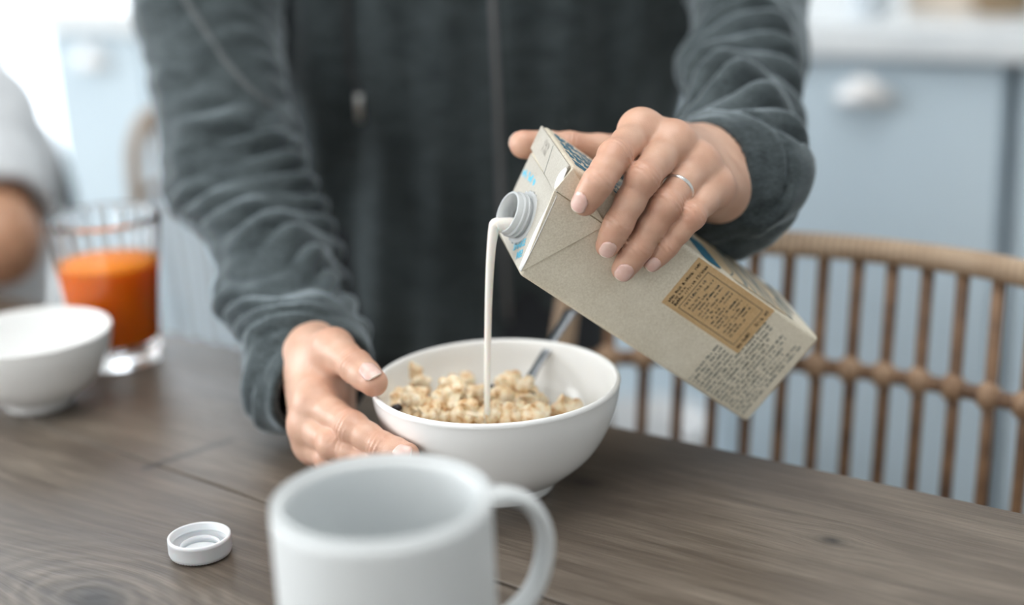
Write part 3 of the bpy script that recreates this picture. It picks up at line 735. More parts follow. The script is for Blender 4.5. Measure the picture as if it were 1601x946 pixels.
text_block('sticker_footer', [(u_lo+0.003, LU*0.38, a_lo+0.0022, 1.6), (u_lo+0.003+LU*0.5, LU*0.36, a_lo+0.0022, 1.6)], M['ink_black'], stk, on_st, cu, ca, -cv, 6)
# block of small copy beside and below the sticker
rows = []
for i in range(18):
    a_ = a_lo+0.0140-0.0031*i
    if a_ < -CL+0.005: break
    if a_ > a_lo-0.001: rows.append((0.0035+max(0, (i-2))*-0.0, max(0.004, u_lo-0.0035-0.0016), a_, 1.15))
    else: rows.append((0.0035, (0.0565 if i % 4 else 0.050)-(0.010 if i in (9, 13) else 0), a_, 1.15))
text_block('side_copy', rows, M['ink'], carton, cp3(0, 0, 0), cu, ca, -cv, 8)

# printed landscape panel on the face that turns up to the right
def rounded(a0, a1, v0, v1, r, n=8):
    pts = []
    for cx, cy, s0 in ((a1-r, v1-r, 0), (a0+r, v1-r, 90), (a0+r, v0+r, 180), (a1-r, v0+r, 270)):
        for k in range(n+1):
            a = math.radians(s0+90*k/n); pts.append((cx+r*math.cos(a), cy+r*math.sin(a)))
    return pts
NP = lambda a, v, off=0.0: cp3(CW+off, v, a)
t = NT('contour_print'); tc = t.n('ShaderNodeTexCoord'); wv = t.n('ShaderNodeTexWave'); wv.wave_type = 'RINGS'; wv.rings_direction = 'SPHERICAL'; wv.inputs['Scale'].default_value = 62; wv.inputs['Distortion'].default_value = 3.5; wv.inputs['Detail'].default_value = 1.5; wv.inputs['Detail Scale'].default_value = 0.6
mp = t.n('ShaderNodeMapping'); t.l(tc.outputs['Object'], mp.inputs[0]); t.l(mp.outputs[0], wv.inputs[0])
r = t.n('ShaderNodeValToRGB'); r.color_ramp.elements[0].position = 0.15; r.color_ramp.elements[0].color = col(214, 192, 158); r.color_ramp.elements[1].position = 0.40; r.color_ramp.elements[1].color = col(146, 146, 136)
t.l(wv.outputs[0], r.inputs[0]); t.l(r.outputs[0], t.b.inputs['Base Color']); t.set(Roughness=0.45); M['contour'] = t.m
aN = lambda px, py: (onN(px, py)-CA)@ca
M['panel_tan'] = carton_mat('panel_tan', col(200, 178, 142), col(214, 194, 160))
aP = aN(1084, 372)
pan = slab('contour_panel', [NP(a, v) for a, v in rounded(-CL+0.022, aP-0.0075, 0.001, CD_-0.003, 0.012)], cu, 0.0002, M['panel_tan']); keep(pan, carton)
M['contour_ink'] = simple('contour_ink', col(128, 134, 128), 0.6)
for k in range(13):     # printed contour lines sweeping over the panel
    a0_ = aP-0.012-0.0062*k; pts = []
    for j in range(17):
        v_ = 0.0015+(CD_-0.006)*j/16; a_ = a0_-0.010*math.sin(j/16*2.6+0.35*k)-0.003*math.sin(j/16*7+k)
        if -CL+0.024 < a_ < aP-0.009: pts.append((a_, v_))
    if len(pts) < 3: continue
    w_ = 0.0009+0.0007*((k*5) % 3)
    bm = bmesh.new(); A_ = [bm.verts.new(tuple(NP(a, v, 0.00032))) for a, v in pts]; B_ = [bm.verts.new(tuple(NP(a-w_*1.6, v, 0.00032))) for a, v in pts]
    for j in range(len(pts)-1): bm.faces.new((A_[j], A_[j+1], B_[j+1], B_[j]))
    keep(bm_obj('contour_line', bm, M['contour_ink'], None), pan)
keep(slab('dark_bar', [NP(a, v) for a, v in rounded(-CL+0.013, -CL+0.019, 0.018, CD_-0.008, 0.0028)], cu, 0.0002, M['ink']), carton)
keep(slab('teal_corner', [NP(a, v) for a, v in rounded(aN(1084, 372)-0.006, aN(1084, 372)+0.010, 0.001, 0.040, 0.004)], cu, 0.0002, M['teal']), carton)
# hand-lettered dark teal lettering near the top of that face: chunky brush strokes
rb = random.Random(11); bm = bmesh.new()
for row in range(4):
    v_ = 0.008+0.0145*row
    a_ = CS-0.006
    while a_ > -0.040:
        w_ = rb.uniform(0.0022, 0.0052); h_ = rb.uniform(0.008, 0.0125)
        pts = [NP(a_+0.0010*math.sin(k*2.1+row)+(w_ if s_ else 0)*-1+rb.uniform(-0.0006, 0.0006), v_+h_*k/4, 0.00016) for s_ in (0, 1) for k in (range(5) if s_ == 0 else range(4, -1, -1))]
        bm.faces.new([bm.verts.new(tuple(p)) for p in pts]); a_ -= w_+rb.uniform(0.0008, 0.0022)
o = bm_obj('teal_lettering', bm, M['teal'], None); o['kind'] = 'stuff'; keep(o, carton)

def word(name, txt, org, dx, dy, nv, size, mat, par, sx=1.0):
    cu_ = bpy.data.curves.new(name, 'FONT'); cu_.body = txt; cu_.size = size; cu_.align_x = 'CENTER'; cu_.align_y = 'CENTER'
    cu_.extrude = 0.00005; cu_.offset = size*0.03; cu_.resolution_u = 3
    o = bpy.data.objects.new(name, cu_); COL.objects.link(o)
    bpy.context.view_layer.update()
    me = bpy.data.meshes.new_from_object(o.evaluated_get(bpy.context.evaluated_depsgraph_get()))
    bpy.data.objects.remove(o); bpy.data.curves.remove(cu_)
    dx = nrm(dx); dy = nrm(dy-dx*(dy@dx))
    me.transform(Matrix(((dx[0]*sx, dy[0], nv[0], org[0]), (dx[1]*sx, dy[1], nv[1], org[1]), (dx[2]*sx, dy[2], nv[2], org[2]), (0, 0, 0, 1))))
    o = bpy.data.objects.new(name, me); COL.objects.link(o); me.materials.clear(); me.materials.append(mat)
    return keep(o, par)
tx = onS(824, 379, 0)-onS(803, 389, 0); ty = onS(803, 379)-onS(809, 396)
word('printed_word', 'SHAKE', onS(812, 383, 0.0006), tx, ty, sn, 0.0062, M['cyan'], carton, 0.9)
word('printed_word', 'ME!', onS(812, 398, 0.0006), tx, ty, sn, 0.0062, M['cyan'], carton, 0.9)
# curved scrap of cyan lettering above the spout, unreadable in the picture
bm = bmesh.new()
for k, (x_, y_) in enumerate(((819, 271), (823, 273), (827, 276), (831, 279), (834, 283))):
    for j in range(3):
        c_ = onS(x_+rb.uniform(-1.5, 1.5), y_+rb.uniform(-4, 4), 0.0006); w_ = 0.0008; h_ = 0.0016
        bm.faces.new([bm.verts.new(tuple(c_+sd*a+ax_a*b)) for a, b in ((-h_, -w_), (h_*0.8, -w_*1.2), (h_, w_), (-h_*0.7, w_*0.9))])
o = bm_obj('cyan_lettering', bm, M['cyan'], None); o['kind'] = 'stuff'; keep(o, carton)
# embossed date code on the fin
fdx = -cv; fdy = sd
rows = [(0.0, 0.011, 0.0, 1.6), (0.0, 0.011, 0.0042, 1.6)]
M['emboss'] = simple('faint_stamp', col(182, 178, 168), 0.5)
text_block('date_stamp', rows, M['emboss'], fin, onS(849, 232, 0.0017)-fdy*0.002+cv*0.002, fdx, fdy, sn, 21, ch=0.0016, hgt=0.0021)

# ------------------------------------------------------------------ milk
dn = V3(0, 0, -1); dpl = nrm(dn-sp_n*(dn@sp_n))
lip = nc+sp_n*NH+dpl*0.0106
path = [nc+sn*0.002+dpl*0.0060, nc+sn*0.0075+dpl*0.0074, lip+V3(0, 0, 0.0022)+sn*0.0006]
vh = V3(sn[0], sn[1], 0); vh = vh/np.linalg.norm(vh)*0.075
p = path[-1]+sn*0.0025+V3(0, 0, -0.0005); path.append(p.copy())
zl = 0.7503+0.040
for tt in np.linspace(0.012, 0.165, 16):
    q = p+vh*tt+V3(0, 0, -0.12*tt-4.905*tt*tt)
    if q[2] < zl: break
    path.append(q)
path.append(V3(path[-1][0], path[-1][1], zl))
nP = len(path); rads = [0.0052, 0.0052, 0.0042, 0.0037]+list(np.interp(np.arange(nP-4), [0, 3, 8, nP-5], [0.0034, 0.0027, 0.0021, 0.0018]))
ms = tube('milk_stream', catmull(path, 4), list(np.interp(np.linspace(0, nP-1, (nP-1)*4+1), range(nP), rads)), M['milk'], None, 14)
tag(ms, 'thin white stream of milk falling from the carton spout', 'milk')
STREAM_END = path[-1]
mk = lathe_obj('milk_pool', [(0, 0.0), (0.054, 0.0), (0.0545, 0.0004), (0.0540, 0.0008), (0, 0.0008)], M['milk'], None, 64); mk.location = (BC[0], BC[1], BC[2]+0.0300)
mk['kind'] = 'stuff'; tag(mk, 'shallow pool of white milk under the granola in the bowl', 'milk')

# ------------------------------------------------------------------ spoon
sp0 = onz(829, 590, 0.7503+0.056); sp1 = at(894, 484, 1.015)
spoon = empty('spoon', tuple(sp0)); dsp = nrm(sp1-sp0); Lsp = np.linalg.norm(sp1-sp0)
pts = [sp0-dsp*0.004-V3(0, 0, 0.0005), sp0+dsp*0.012, sp0+dsp*Lsp*0.35, sp0+dsp*Lsp*0.7, sp0+dsp*Lsp*0.93, sp0+dsp*Lsp]
hn = tube('handle', catmull(pts, 5), list(np.interp(np.linspace(0, 1, 26), [0, 0.15, 0.45, 0.85, 1], [0.0042, 0.0034, 0.0036, 0.0052, 0.0035])), M['steel'], None, 14, flat=(1.0, 0.34)); keep(hn, spoon)
# spoon bowl: shallow ellipsoidal dish
dd = nrm(V3(-dsp[0], -dsp[1], -0.10)); side = nrm(np.cross(dd, (0, 0, 1))); upv = np.cross(side, dd)
cs_ = sp0+dd*0.0225-V3(0, 0, 0.011); vs_, fs = [], []
for i in range(9):
    rr = i/8
    for k in range(28):
        a = 2*math.pi*k/28; vs_.append(cs_+dd*(0.0255*rr*math.cos(a))+side*(0.0185*rr*math.sin(a)*(1-0.12*math.cos(a)))+upv*(0.008*(rr*rr-1)))
for i in range(8):
    for k in range(28): fs.append((i*28+k, i*28+(k+1) % 28, (i+1)*28+(k+1) % 28, (i+1)*28+k))
sb = mesh_obj('spoon_bowl', vs_, fs, M['steel']); so = sb.modifiers.new('s', 'SOLIDIFY'); so.thickness = 0.0012; keep(sb, spoon)
tag(spoon, 'steel spoon standing in the granola, handle leaning to the back rim', 'spoon')

# ------------------------------------------------------------------ granola
t = NT('granola'); tc = t.n('ShaderNodeTexCoord')
n1 = t.n('ShaderNodeTexNoise'); n1.inputs['Scale'].default_value = 170; n1.inputs['Detail'].default_value = 4; t.l(tc.outputs['Object'], n1.inputs[0])
r = t.n('ShaderNodeValToRGB'); el = r.color_ramp.elements; el[0].position = 0.30; el[0].color = col(196, 142, 84); el[1].position = 0.62; el[1].color = col(246, 232, 206)
e = el.new(0.44); e.color = col(234, 208, 168); t.l(n1.outputs[0], r.inputs[0]); t.l(r.outputs[0], t.b.inputs['Base Color'])
t.set(Roughness=0.5, Subsurface_Weight=0.15, Subsurface_Scale=0.003)
bp = t.n('ShaderNodeBump'); bp.inputs['Strength'].default_value = 0.25; bp.inputs['Distance'].default_value = 0.0012; n2 = t.n('ShaderNodeTexNoise'); n2.inputs['Scale'].default_value = 700; t.l(tc.outputs['Object'], n2.inputs[0]); t.l(n2.outputs[0], bp.inputs['Height']); t.l(bp.outputs[0], t.b.inputs['Normal'])
M['granola'] = t.m
M['raisin'] = noisy('dark_raisin', (0.012, 0.008, 0.01, 1), (0.03, 0.018, 0.02, 1), 300, 0.4, bump=0.6, bscale=250)
def rotm(r): 
    q = r.normal(size=4); q /= np.linalg.norm(q); w_, x, y, z = q
    return np.array([[1-2*(y*y+z*z), 2*(x*y-z*w_), 2*(x*z+y*w_)], [2*(x*y+z*w_), 1-2*(x*x+z*z), 2*(y*z-x*w_)], [2*(x*z-y*w_), 2*(y*z+x*w_), 1-2*(x*x+y*y)]])
def cluster(center, size, seed, npc, label):
    r = np.random.RandomState(seed); size = np.asarray(size); prims = []
    prims.append((np.zeros(3), np.eye(3), size*0.60))
    for i in range(npc):
        d = r.normal(size=3); d /= np.linalg.norm(d)
        c_ = d*size*r.uniform(0.55, 0.92)
        if r.rand() < 0.32: sz = np.array([0.0054, 0.0044, 0.0014])*r.uniform(0.8, 1.25)
        else: sz = np.array([0.0046, 0.0040, 0.0034])*r.uniform(0.75, 1.3)
        prims.append((c_, rotm(r), sz))
    def f(p):
        d = ell(p, prims[0][0], prims[0][1], prims[0][2])
        for c_, R_2, sz in prims[1:]: d = smin(d, ell(p, c_, R_2, sz), 0.0011)
        return d+0.00022*wob(p, seed, 420)
    ext = size+0.007
    v_, q_ = surf_net(f, -ext, ext, 0.00072, 4, 0.002)
    o = quad_mesh('granola_cluster', v_, q_, M['granola']); o.location = tuple(center)
    return tag(o, label, 'granola', 'granola clusters in the bowl')
GZ = 0.7503
def gpos(px, py, z): return onz(px, py, GZ+z)
CL_ = [((646, 600, 0.052), (0.0095, 0.0090, 0.0150), 30, 'tall granola cluster leaning on the bowl wall near the thumb'),
       ((650, 634, 0.053), (0.0105, 0.0095, 0.0108), 34, 'round granola cluster at the front rim beside the dark raisin'),
       ((703, 626, 0.056), (0.0115, 0.0098, 0.0145), 46, 'tallest pale granola cluster at the front middle of the bowl'),
       ((727, 648, 0.051), (0.0085, 0.0070, 0.0072), 22, 'granola cluster wedged right of the tallest one'),
       ((676, 652, 0.050), (0.0100, 0.0080, 0.0070), 26, 'low granola cluster under the two front mounds'),
       ((716, 604, 0.043), (0.0130, 0.0110, 0.0095), 34, 'blurred granola cluster behind the tallest one'),
       ((748, 622, 0.043), (0.0105, 0.0090, 0.0080), 28, 'granola cluster just left of the falling milk'),
       ((806, 603, 0.055), (0.0120, 0.0100, 0.0090), 34, 'granola heap lying on the spoon'),
       ((782, 628, 0.047), (0.0100, 0.0095, 0.0085), 30, 'granola cluster just right of the falling milk'),
       ((826, 628, 0.046), (0.0110, 0.0095, 0.0080), 30, 'granola cluster under the spoon handle'),
       ((803, 648, 0.050), (0.0078, 0.0070, 0.0062), 22, 'small flaky granola cluster at the front rim right of the milk'),
       ((835, 650, 0.049), (0.0085, 0.0065, 0.0055), 20, 'rightmost flaky granola piece at the front rim'),
       ((884, 640, 0.046), (0.0090, 0.0070, 0.0060), 20, 'lone granola piece against the right wall of the bowl'),
       ((765, 650, 0.049), (0.0090, 0.0075, 0.0060), 22, 'low granola cluster in front of the milk stream'),
       ((624, 630, 0.049), (0.0060, 0.0060, 0.0070), 14, 'small granola crumb cluster beside the left bowl wall')]
for i, (c_, sz, npc, lab) in enumerate(CL_): cluster(gpos(*c_), sz, 40+i, npc, lab)
# loose crumbs bedding the clusters
r = np.random.RandomState(3); vs_all, qs_all = [], []; base_v = 0
kb = bmesh.new(); bmesh.ops.create_icosphere(kb, subdivisions=2, radius=1); kv = np.array([v.co[:] for v in kb.verts]); kf = [[v.index for v in f.verts] for f in kb.faces]; kb.free()
bed_v, bed_f = [], []
for i in range(420):
    a = r.uniform(0, 2*np.pi); rr = 0.055*math.sqrt(r.rand()); z = 0.034+r.uniform(0, 0.009)*(1-rr/0.09)
    if rr*math.cos(a) > 0.034: z -= 0.004
    c_ = V3(BC[0]+rr*math.cos(a), BC[1]+rr*math.sin(a), GZ+z); sz = np.array([0.004, 0.0034, 0.0026])*r.uniform(0.7, 1.3); R_2 = rotm(r)
    k = kv*(1+0.12*np.sin(kv@(r.normal(size=3)*4))[:, None])
    bed_f += [[j+len(bed_v)*len(kv) for j in f] for f in kf]; bed_v.append((k*sz)@R_2.T+c_)
gb = mesh_obj('granola_crumbs', np.concatenate(bed_v), bed_f, M['granola']); gb['kind'] = 'stuff'
tag(gb, 'loose golden oat crumbs filling the bowl beneath the clusters', 'granola')
def raisin(px, py, z, s, seed, lab):
    r_ = np.random.RandomState(seed); f = lambda p: ell(p, np.zeros(3), np.eye(3), np.array([1.25, 1, 0.85])*s)+0.0005*wob(p, seed, 300)
    v_, q_ = surf_net(f, [-2*s]*3, [2*s]*3, 0.0006, 4, 0.002); o = quad_mesh('raisin', v_, q_, M['raisin']); o.location = tuple(gpos(px, py, z)); tag(o, lab, 'raisin', 'dark raisins among the granola')
raisin(620, 638, 0.055, 0.0030, 1, 'dark raisin at the front left rim of the bowl')
raisin(768, 608, 0.052, 0.0034, 2, 'dark raisin left of the granola on the spoon')
raisin(829, 618, 0.051, 0.0030, 3, 'dark raisin right of the granola on the spoon')

# ------------------------------------------------------------------ skin and cloth
def skin_mat(name, light, mid, red):
    t = NT(name); tc = t.n('ShaderNodeTexCoord'); at_ = t.n('ShaderNodeAttribute'); at_.attribute_name = 'tone'
    n1 = t.n('ShaderNodeTexNoise'); n1.inputs['Scale'].default_value = 70; n1.inputs['Detail'].default_value = 5; t.l(tc.outputs['Object'], n1.inputs[0])
    r = t.n('ShaderNodeValToRGB'); r.color_ramp.elements[0].position = 0.34; r.color_ramp.elements[0].color = mid; r.color_ramp.elements[1].position = 0.66; r.color_ramp.elements[1].color = light
    t.l(n1.outputs[0], r.inputs[0])
    m = t.n('ShaderNodeMix'); m.data_type = 'RGBA'; t.l(at_.outputs['Fac'], m.inputs[0]); t.l(r.outputs[0], m.inputs[6]); m.inputs[7].default_value = red
    t.l(m.outputs[2], t.b.inputs['Base Color'])
    t.set(Roughness=0.40, Specular_IOR_Level=0.45, Subsurface_Weight=0.12, Subsurface_Scale=0.003); t.b.inputs['Subsurface Radius'].default_value = (1.0, 0.35, 0.18)
    v1 = t.n('ShaderNodeTexVoronoi'); v1.inputs['Scale'].default_value = 1100; t.l(tc.outputs['Object'], v1.inputs[0])
    n2 = t.n('ShaderNodeTexNoise'); n2.inputs['Scale'].default_value = 420; n2.inputs['Detail'].default_value = 4; t.l(tc.outputs['Object'], n2.inputs[0])
    ad = t.n('ShaderNodeMath'); ad.operation = 'ADD'; t.l(v1.outputs['Distance'], ad.inputs[0]); t.l(n2.outputs[0], ad.inputs[1])
    bp = t.n('ShaderNodeBump'); bp.inputs['Strength'].default_value = 0.16; bp.inputs['Distance'].default_value = 0.0005; t.l(ad.outputs[0], bp.inputs['Height']); t.l(bp.outputs[0], t.b.inputs['Normal'])
    return t.m
M['skin'] = skin_mat('skin', (0.68, 0.44, 0.325, 1), (0.60, 0.36, 0.255, 1), (0.57, 0.24, 0.155, 1))
M['skin_tan'] = skin_mat('skin_brown', (0.58, 0.32, 0.20, 1), (0.52, 0.28, 0.17, 1), (0.5, 0.22, 0.13, 1))
M['nail'] = noisy('fingernail', (0.74, 0.47, 0.41, 1), (0.80, 0.55, 0.48, 1), 180, 0.24, Coat_Weight=0.2, Subsurface_Weight=0.15, Subsurface_Scale=0.002)
M['nail_tip'] = simple('nail_free_edge', (0.80, 0.66, 0.57, 1), 0.3)
t = NT('heather_jersey'); tc = t.n('ShaderNodeTexCoord')
n1 = t.n('ShaderNodeTexNoise'); n1.inputs['Scale'].default_value = 900; n1.inputs['Detail'].default_value = 2
mp = t.n('ShaderNodeMapping'); mp.inputs['Scale'].default_value = (0.35, 0.35, 1); t.l(tc.outputs['Object'], mp.inputs[0]); t.l(mp.outputs[0], n1.inputs[0])
n2 = t.n('ShaderNodeTexNoise'); n2.inputs['Scale'].default_value = 130; n2.inputs['Detail'].default_value = 3; t.l(mp.outputs[0], n2.inputs[0])
mf = t.n('ShaderNodeMix'); mf.data_type = 'FLOAT'; mf.inputs[0].default_value = 0.45; t.l(n1.outputs[0], mf.inputs[2]); t.l(n2.outputs[0], mf.inputs[3])
r = t.n('ShaderNodeValToRGB'); r.color_ramp.elements[0].position = 0.36; r.color_ramp.elements[0].color = (0.028, 0.037, 0.040, 1); r.color_ramp.elements[1].position = 0.66; r.color_ramp.elements[1].color = (0.078, 0.096, 0.101, 1)
t.l(mf.outputs[0], r.inputs[0]); t.l(r.outputs[0], t.b.inputs['Base Color']); t.set(Roughness=0.92, Sheen_Weight=0.8, Sheen_Roughness=0.4, Specular_IOR_Level=0.15)
t.b.inputs['Sheen Tint'].default_value = (0.7, 0.8, 0.86, 1)
bp = t.n('ShaderNodeBump'); bp.inputs['Strength'].default_value = 0.22; bp.inputs['Distance'].default_value = 0.0007; t.l(n1.outputs[0], bp.inputs['Height']); t.l(bp.outputs[0], t.b.inputs['Normal'])
M['hoodie'] = t.m

# ------------------------------------------------------------------ hands
class Hand:
    """fingers: name -> 4 joints (knuckle .. fingertip centre) as world points with radii; everything in metres"""
    def __init__(s, fingers, thumb, wrist, arm, back, carpal_side, rw=0.025, bump=1.0):
        s.arm, s.bump = arm, bump; elbow = arm[-1]
        s.fing, s.th, s.wr, s.el, s.back = fingers, thumb, wrist, elbow, nrm(back)
        s.prep(carpal_side, rw, bump)
    def prep(s, cs, rw, bump):
        s.pal = []
        n = len(s.fing)
        for i, (k, (J_, R_)) in enumerate(s.fing.items()):
            off = cs*(0.017-0.034*i/(n-1))
            c_ = s.wr+off
            s.pal.append((J_[0], c_, R_[0]*1.0, 0.0150)); s.pal.append((J_[0]+(c_-J_[0])*0.10-s.back*0.010, c_-s.back*0.006, R_[0]*0.98, 0.0150))
        s.rw = rw
        s.creases = []
        for k, (J_, R_) in list(s.fing.items())+[('thumb', s.th)]:
            if bump < 1 and k in ('middle', 'ring', 'pinky'): continue
            ds = s.dorsal(J_)
            for j in range(1, len(J_)-1):
                axis = nrm(J_[j+1]-J_[j-1]); s.creases.append((J_[j], axis, ds[j], R_[j]))
    def dorsal(s, J_):
        """outward (back of finger) direction at every joint from the finger's own bend"""
        out = []
        for j in range(len(J_)):
            a = J_[max(j-1, 0)]; b = J_[min(j+1, len(J_)-1)]
            axis = nrm(b-a); m = J_[len(J_)//2]-0.5*(J_[0]+J_[-1]); d = m+s.back*0.012
            d = d-axis*(d@axis); out.append(nrm(d))
        return out
    def chain(s, p, J_, R_, waist=0.965, k=0.003):
        d = None
        for j in range(len(J_)-1):
            m = 0.5*(J_[j]+J_[j+1]); rm = 0.5*(R_[j]+R_[j+1])*waist
            if j == len(J_)-2: rm = 0.5*(R_[j]+R_[j+1])*0.99
            a = smin(rc(p, J_[j], m, R_[j], rm), rc(p, m, J_[j+1], rm, R_[j+1]), k)
            d = a if d is None else smin(d, a, k)
        return d
    def __call__(s, p):
        palm = None
        for a, b, ra, rb in s.pal:
            d = rc(p, a, b, ra, rb); palm = d if palm is None else smin(palm, d, 0.014)
        ap = [s.wr]+s.arm; arm = rc(p, ap[0], ap[1], s.rw, 0.024)
        for i in range(1, len(ap)-1): arm = smin(arm, rc(p, ap[i], ap[i+1], 0.024, 0.024), 0.01)
        palm = smin(palm, arm, 0.02)
        J_, R_ = s.th
        base = smin(palm, rc(p, J_[0], J_[1], 0.017, R_[1]*1.08), 0.016)
        out = smin(base, s.chain(p, J_[1:], R_[1:]), 0.008)
        for k, (J_, R_) in s.fing.items():
            f = s.chain(p, J_, R_)
            ds = s.dorsal(J_)
            f = smin(f, sph(p, J_[0]+ds[0]*0.0026*s.bump, R_[0]*0.98), 0.006)     # knuckle
            f = smin(f, sph(p, J_[1]+ds[1]*0.0010, R_[1]*0.97), 0.004)
            out = smin(out, smin(palm, f, 0.009), 0.0012)
        # skin folds across the backs of the joints
        for c_, axis, dv_, rr in s.creases:
            q = p-c_; near = np.linalg.norm(q, axis=1) < rr*1.8
            if not near.any(): continue
            qn = q[near]; t_ = qn@axis; m = np.clip((qn@dv_)/rr, 0, 1)
            out[near] += m*np.exp(-(t_/0.0042)**2)*0.00045*np.cos(t_*2*np.pi/0.0030+2.0*np.sin((qn@np.cross(axis, dv_))*300))
        return out
    def tone(s, v):
        t_ = np.zeros(len(v))
        for k, (J_, R_) in list(s.fing.items())+[('thumb', s.th)]:
            for j, w_ in zip(range(4), (0.36, 0.55, 0.46, 0.50)):
                t_ = np.maximum(t_, w_*np.exp(-(np.linalg.norm(v-J_[j], axis=1)/(R_[j]*1.35))**2))
        return np.clip(t_+0.05*wob(v, 5, 60), 0, 1)
def nail(hand, J_, R_, dorsal, w_, L_, t0, name_par, free=0.07):
    """curved nail plate draped over the fingertip"""
    ax_ = nrm(J_[-1]-J_[-2]); dn_ = dorsal-ax_*(dorsal@ax_); dn_ = nrm(dn_); sd_ = np.cross(ax_, dn_)
    nu, nv = 12, 14; P_ = []
    for j in range(nv+1):
        t_ = j/nv
        hw = w_*(0.93+0.07*t_)*math.sqrt(max(0.03, 1-max(0, (0.34-t_)/0.34)**2.2-max(0, (t_-0.74)/0.26)**2.6*0.72))
        for i in range(nu+1):
            s_ = -1+2*i/nu; P_.append(J_[-1]+ax_*(t0+L_*t_-0.0008*s_*s_*(t_-0.3))+sd_*(hw*s_)+dn_*0.02)
    P_ = np.array(P_); H = trace(hand, P_, -dn_, 60, 0.05)
    G = grad(hand, H, 0.0015)
    S_ = np.array([[(-1+2*i/nu) for i in range(nu+1)] for j in range(nv+1)]).ravel(); T_ = np.array([[j/nv]*(nu+1) for j in range(nv+1)]).ravel()
    lift = 0.00055-0.00045*np.abs(S_)**4-0.0004*np.clip((0.12-T_)/0.12, 0, 1)+0.0003*np.clip((T_-0.85)/0.15, 0, 1)
    V_ = H+G*lift[:, None]
    # soften the drape into a smooth plate
    W_ = V_.reshape(nv+1, nu+1, 3)
    for _ in range(3): W_[1:-1, 1:-1] = 0.5*W_[1:-1, 1:-1]+0.125*(W_[2:, 1:-1]+W_[:-2, 1:-1]+W_[1:-1, 2:]+W_[1:-1, :-2])
    V_ = W_.reshape(-1, 3)
    fs = [(j*(nu+1)+i, j*(nu+1)+i+1, (j+1)*(nu+1)+i+1, (j+1)*(nu+1)+i) for j in range(nv) for i in range(nu)]
    o = mesh_obj('fingernail', V_, fs, M['nail']); o.data.materials.append(M['nail_tip'])
    for pl in o.data.polygons:
        if pl.index//nu >= nv-max(1, round(nv*free)): pl.material_index = 1
    s_ = o.modifiers.new('s', 'SOLIDIFY'); s_.thickness = 0.0005; s_.offset = 1
    return o

A3 = lambda l: [at(*q) for q in l]
RR = lambda *r_: [x*0.001 for x in r_]
# hand on the carton (the person's left hand)
HC = Hand({'index': (A3([(1000, 204, .8937), (961, 245, .8572), (935, 285, .8425), (914, 317, .8500)]), RR(10.4, 9.3, 8.7, 7.5)),
           'middle': (A3([(1052, 223, .8911), (1004, 280, .8565), (967, 350, .8588), (950, 384, .8655)]), RR(10.4, 9.2, 8.3, 7.1)),
           'ring': (A3([(1092, 258, .8937), (1039, 322, .8660), (998, 387, .8680), (975, 421, .8742)]), RR(10.0, 9.0, 8.1, 7.1)),
           'pinky': (A3([(1117, 295, .8960), (1081, 338, .8705), (1043, 384, .8726), (1020, 409, .8766)]), RR(9.2, 7.5, 6.6, 5.9))},
          (A3([(1050, 255, .972), (985, 240, .949), (890, 232, .9345), (819, 226, .9235)]), RR(14, 11.5, 10.2, 8.8)),
          at(1124, 272, .965), A3([(1146, 266, .995), (1160, 215, 1.035), (1172, 90, 1.12)]), -FWD*0.6+UP*0.6+RIGHT*0.5, nrm(at(1052, 223, .8911)-at(1117, 295, .8960)), 0.0255)
# hand round the bowl (the person's right hand)
HB = Hand({'index': (A3([(493, 630, .930), (551, 668, .897), (599, 698, .881), (637, 711, .8695)]), RR(11.0, 9.2, 8.2, 7.2)),
           'middle': (A3([(484, 664, .932), (522, 695, .904), (571, 716, .893), (606, 722, .884)]), RR(10.8, 9.0, 8.0, 7.2)),
           'ring': (A3([(491, 694, .938), (516, 716, .915), (556, 729, .906), (588, 731, .899)]), RR(10.0, 8.4, 7.6, 7.0)),
           'pinky': (A3([(512, 710, .950), (531, 722, .930), (562, 733, .922), (586, 733, .916)]), RR(9.0, 7.6, 6.8, 6.2))},
          (A3([(490, 560, .972), (521, 545, .940), (556, 573, .911), (584, 598, .897)]), RR(14, 11.2, 10.2, 8.6)),
          at(489, 557, 1.007), A3([(452, 482, 1.052), (430, 425, 1.085), (364, 270, 1.160)]), -RIGHT*0.8-FWD*0.4, nrm(at(493, 630, .930)-at(512, 710, .950)), 0.0232, 0.25)

def bbox(h, pad=0.025):
    P_ = [j for k, (J_, R_) in h.fing.items() for j in J_]+list(h.th[0])+[h.wr, h.arm[0]]
    return np.min(P_, 0)-pad, np.max(P_, 0)+pad
parts_v, parts_q, tones, nv0 = [], [], [], 0
for h_ in (HC, HB):
    lo, hi = bbox(h_); v_, q_ = surf_net(h_, lo, hi, 0.00095, 4, 0.003)
    parts_v.append(v_); parts_q.append(q_+nv0); tones.append(h_.tone(v_)); nv0 += len(v_)
# arms and trunk under the clothes
SHL, SHR = at(300, -300, 1.275), at(1135, -300, 1.265)
HIP, CHEST = V3(-0.050, 1.375, 0.80), V3(0.020, 1.300, 1.22)
def core(p):
    d = rc(p, HIP, CHEST, 0.085, 0.095)
    d = smin(d, rc(p, CHEST, CHEST+V3(0.005, 0.005, 0.20), 0.07, 0.055), 0.06)
    for s_, e_, a_ in ((SHL, HB.el, HB.arm), (SHR, HC.el, HC.arm)):
        d = smin(d, rc(p, CHEST+V3(0, 0, 0.05), s_, 0.06, 0.045), 0.05); d = smin(d, rc(p, s_, e_, 0.040, 0.028), 0.02)
        d = smin(d, rc(p, e_, a_[1], 0.028, 0.023), 0.02); d = smin(d, rc(p, a_[1], a_[0], 0.023, 0.022), 0.02)
    for sx in (-1, 1): d = smin(d, rc(p, HIP+V3(0.07*sx, 0.0, -0.02), V3(-0.075+0.10*sx, 1.40, 0.10), 0.075, 0.04), 0.05)
    return d
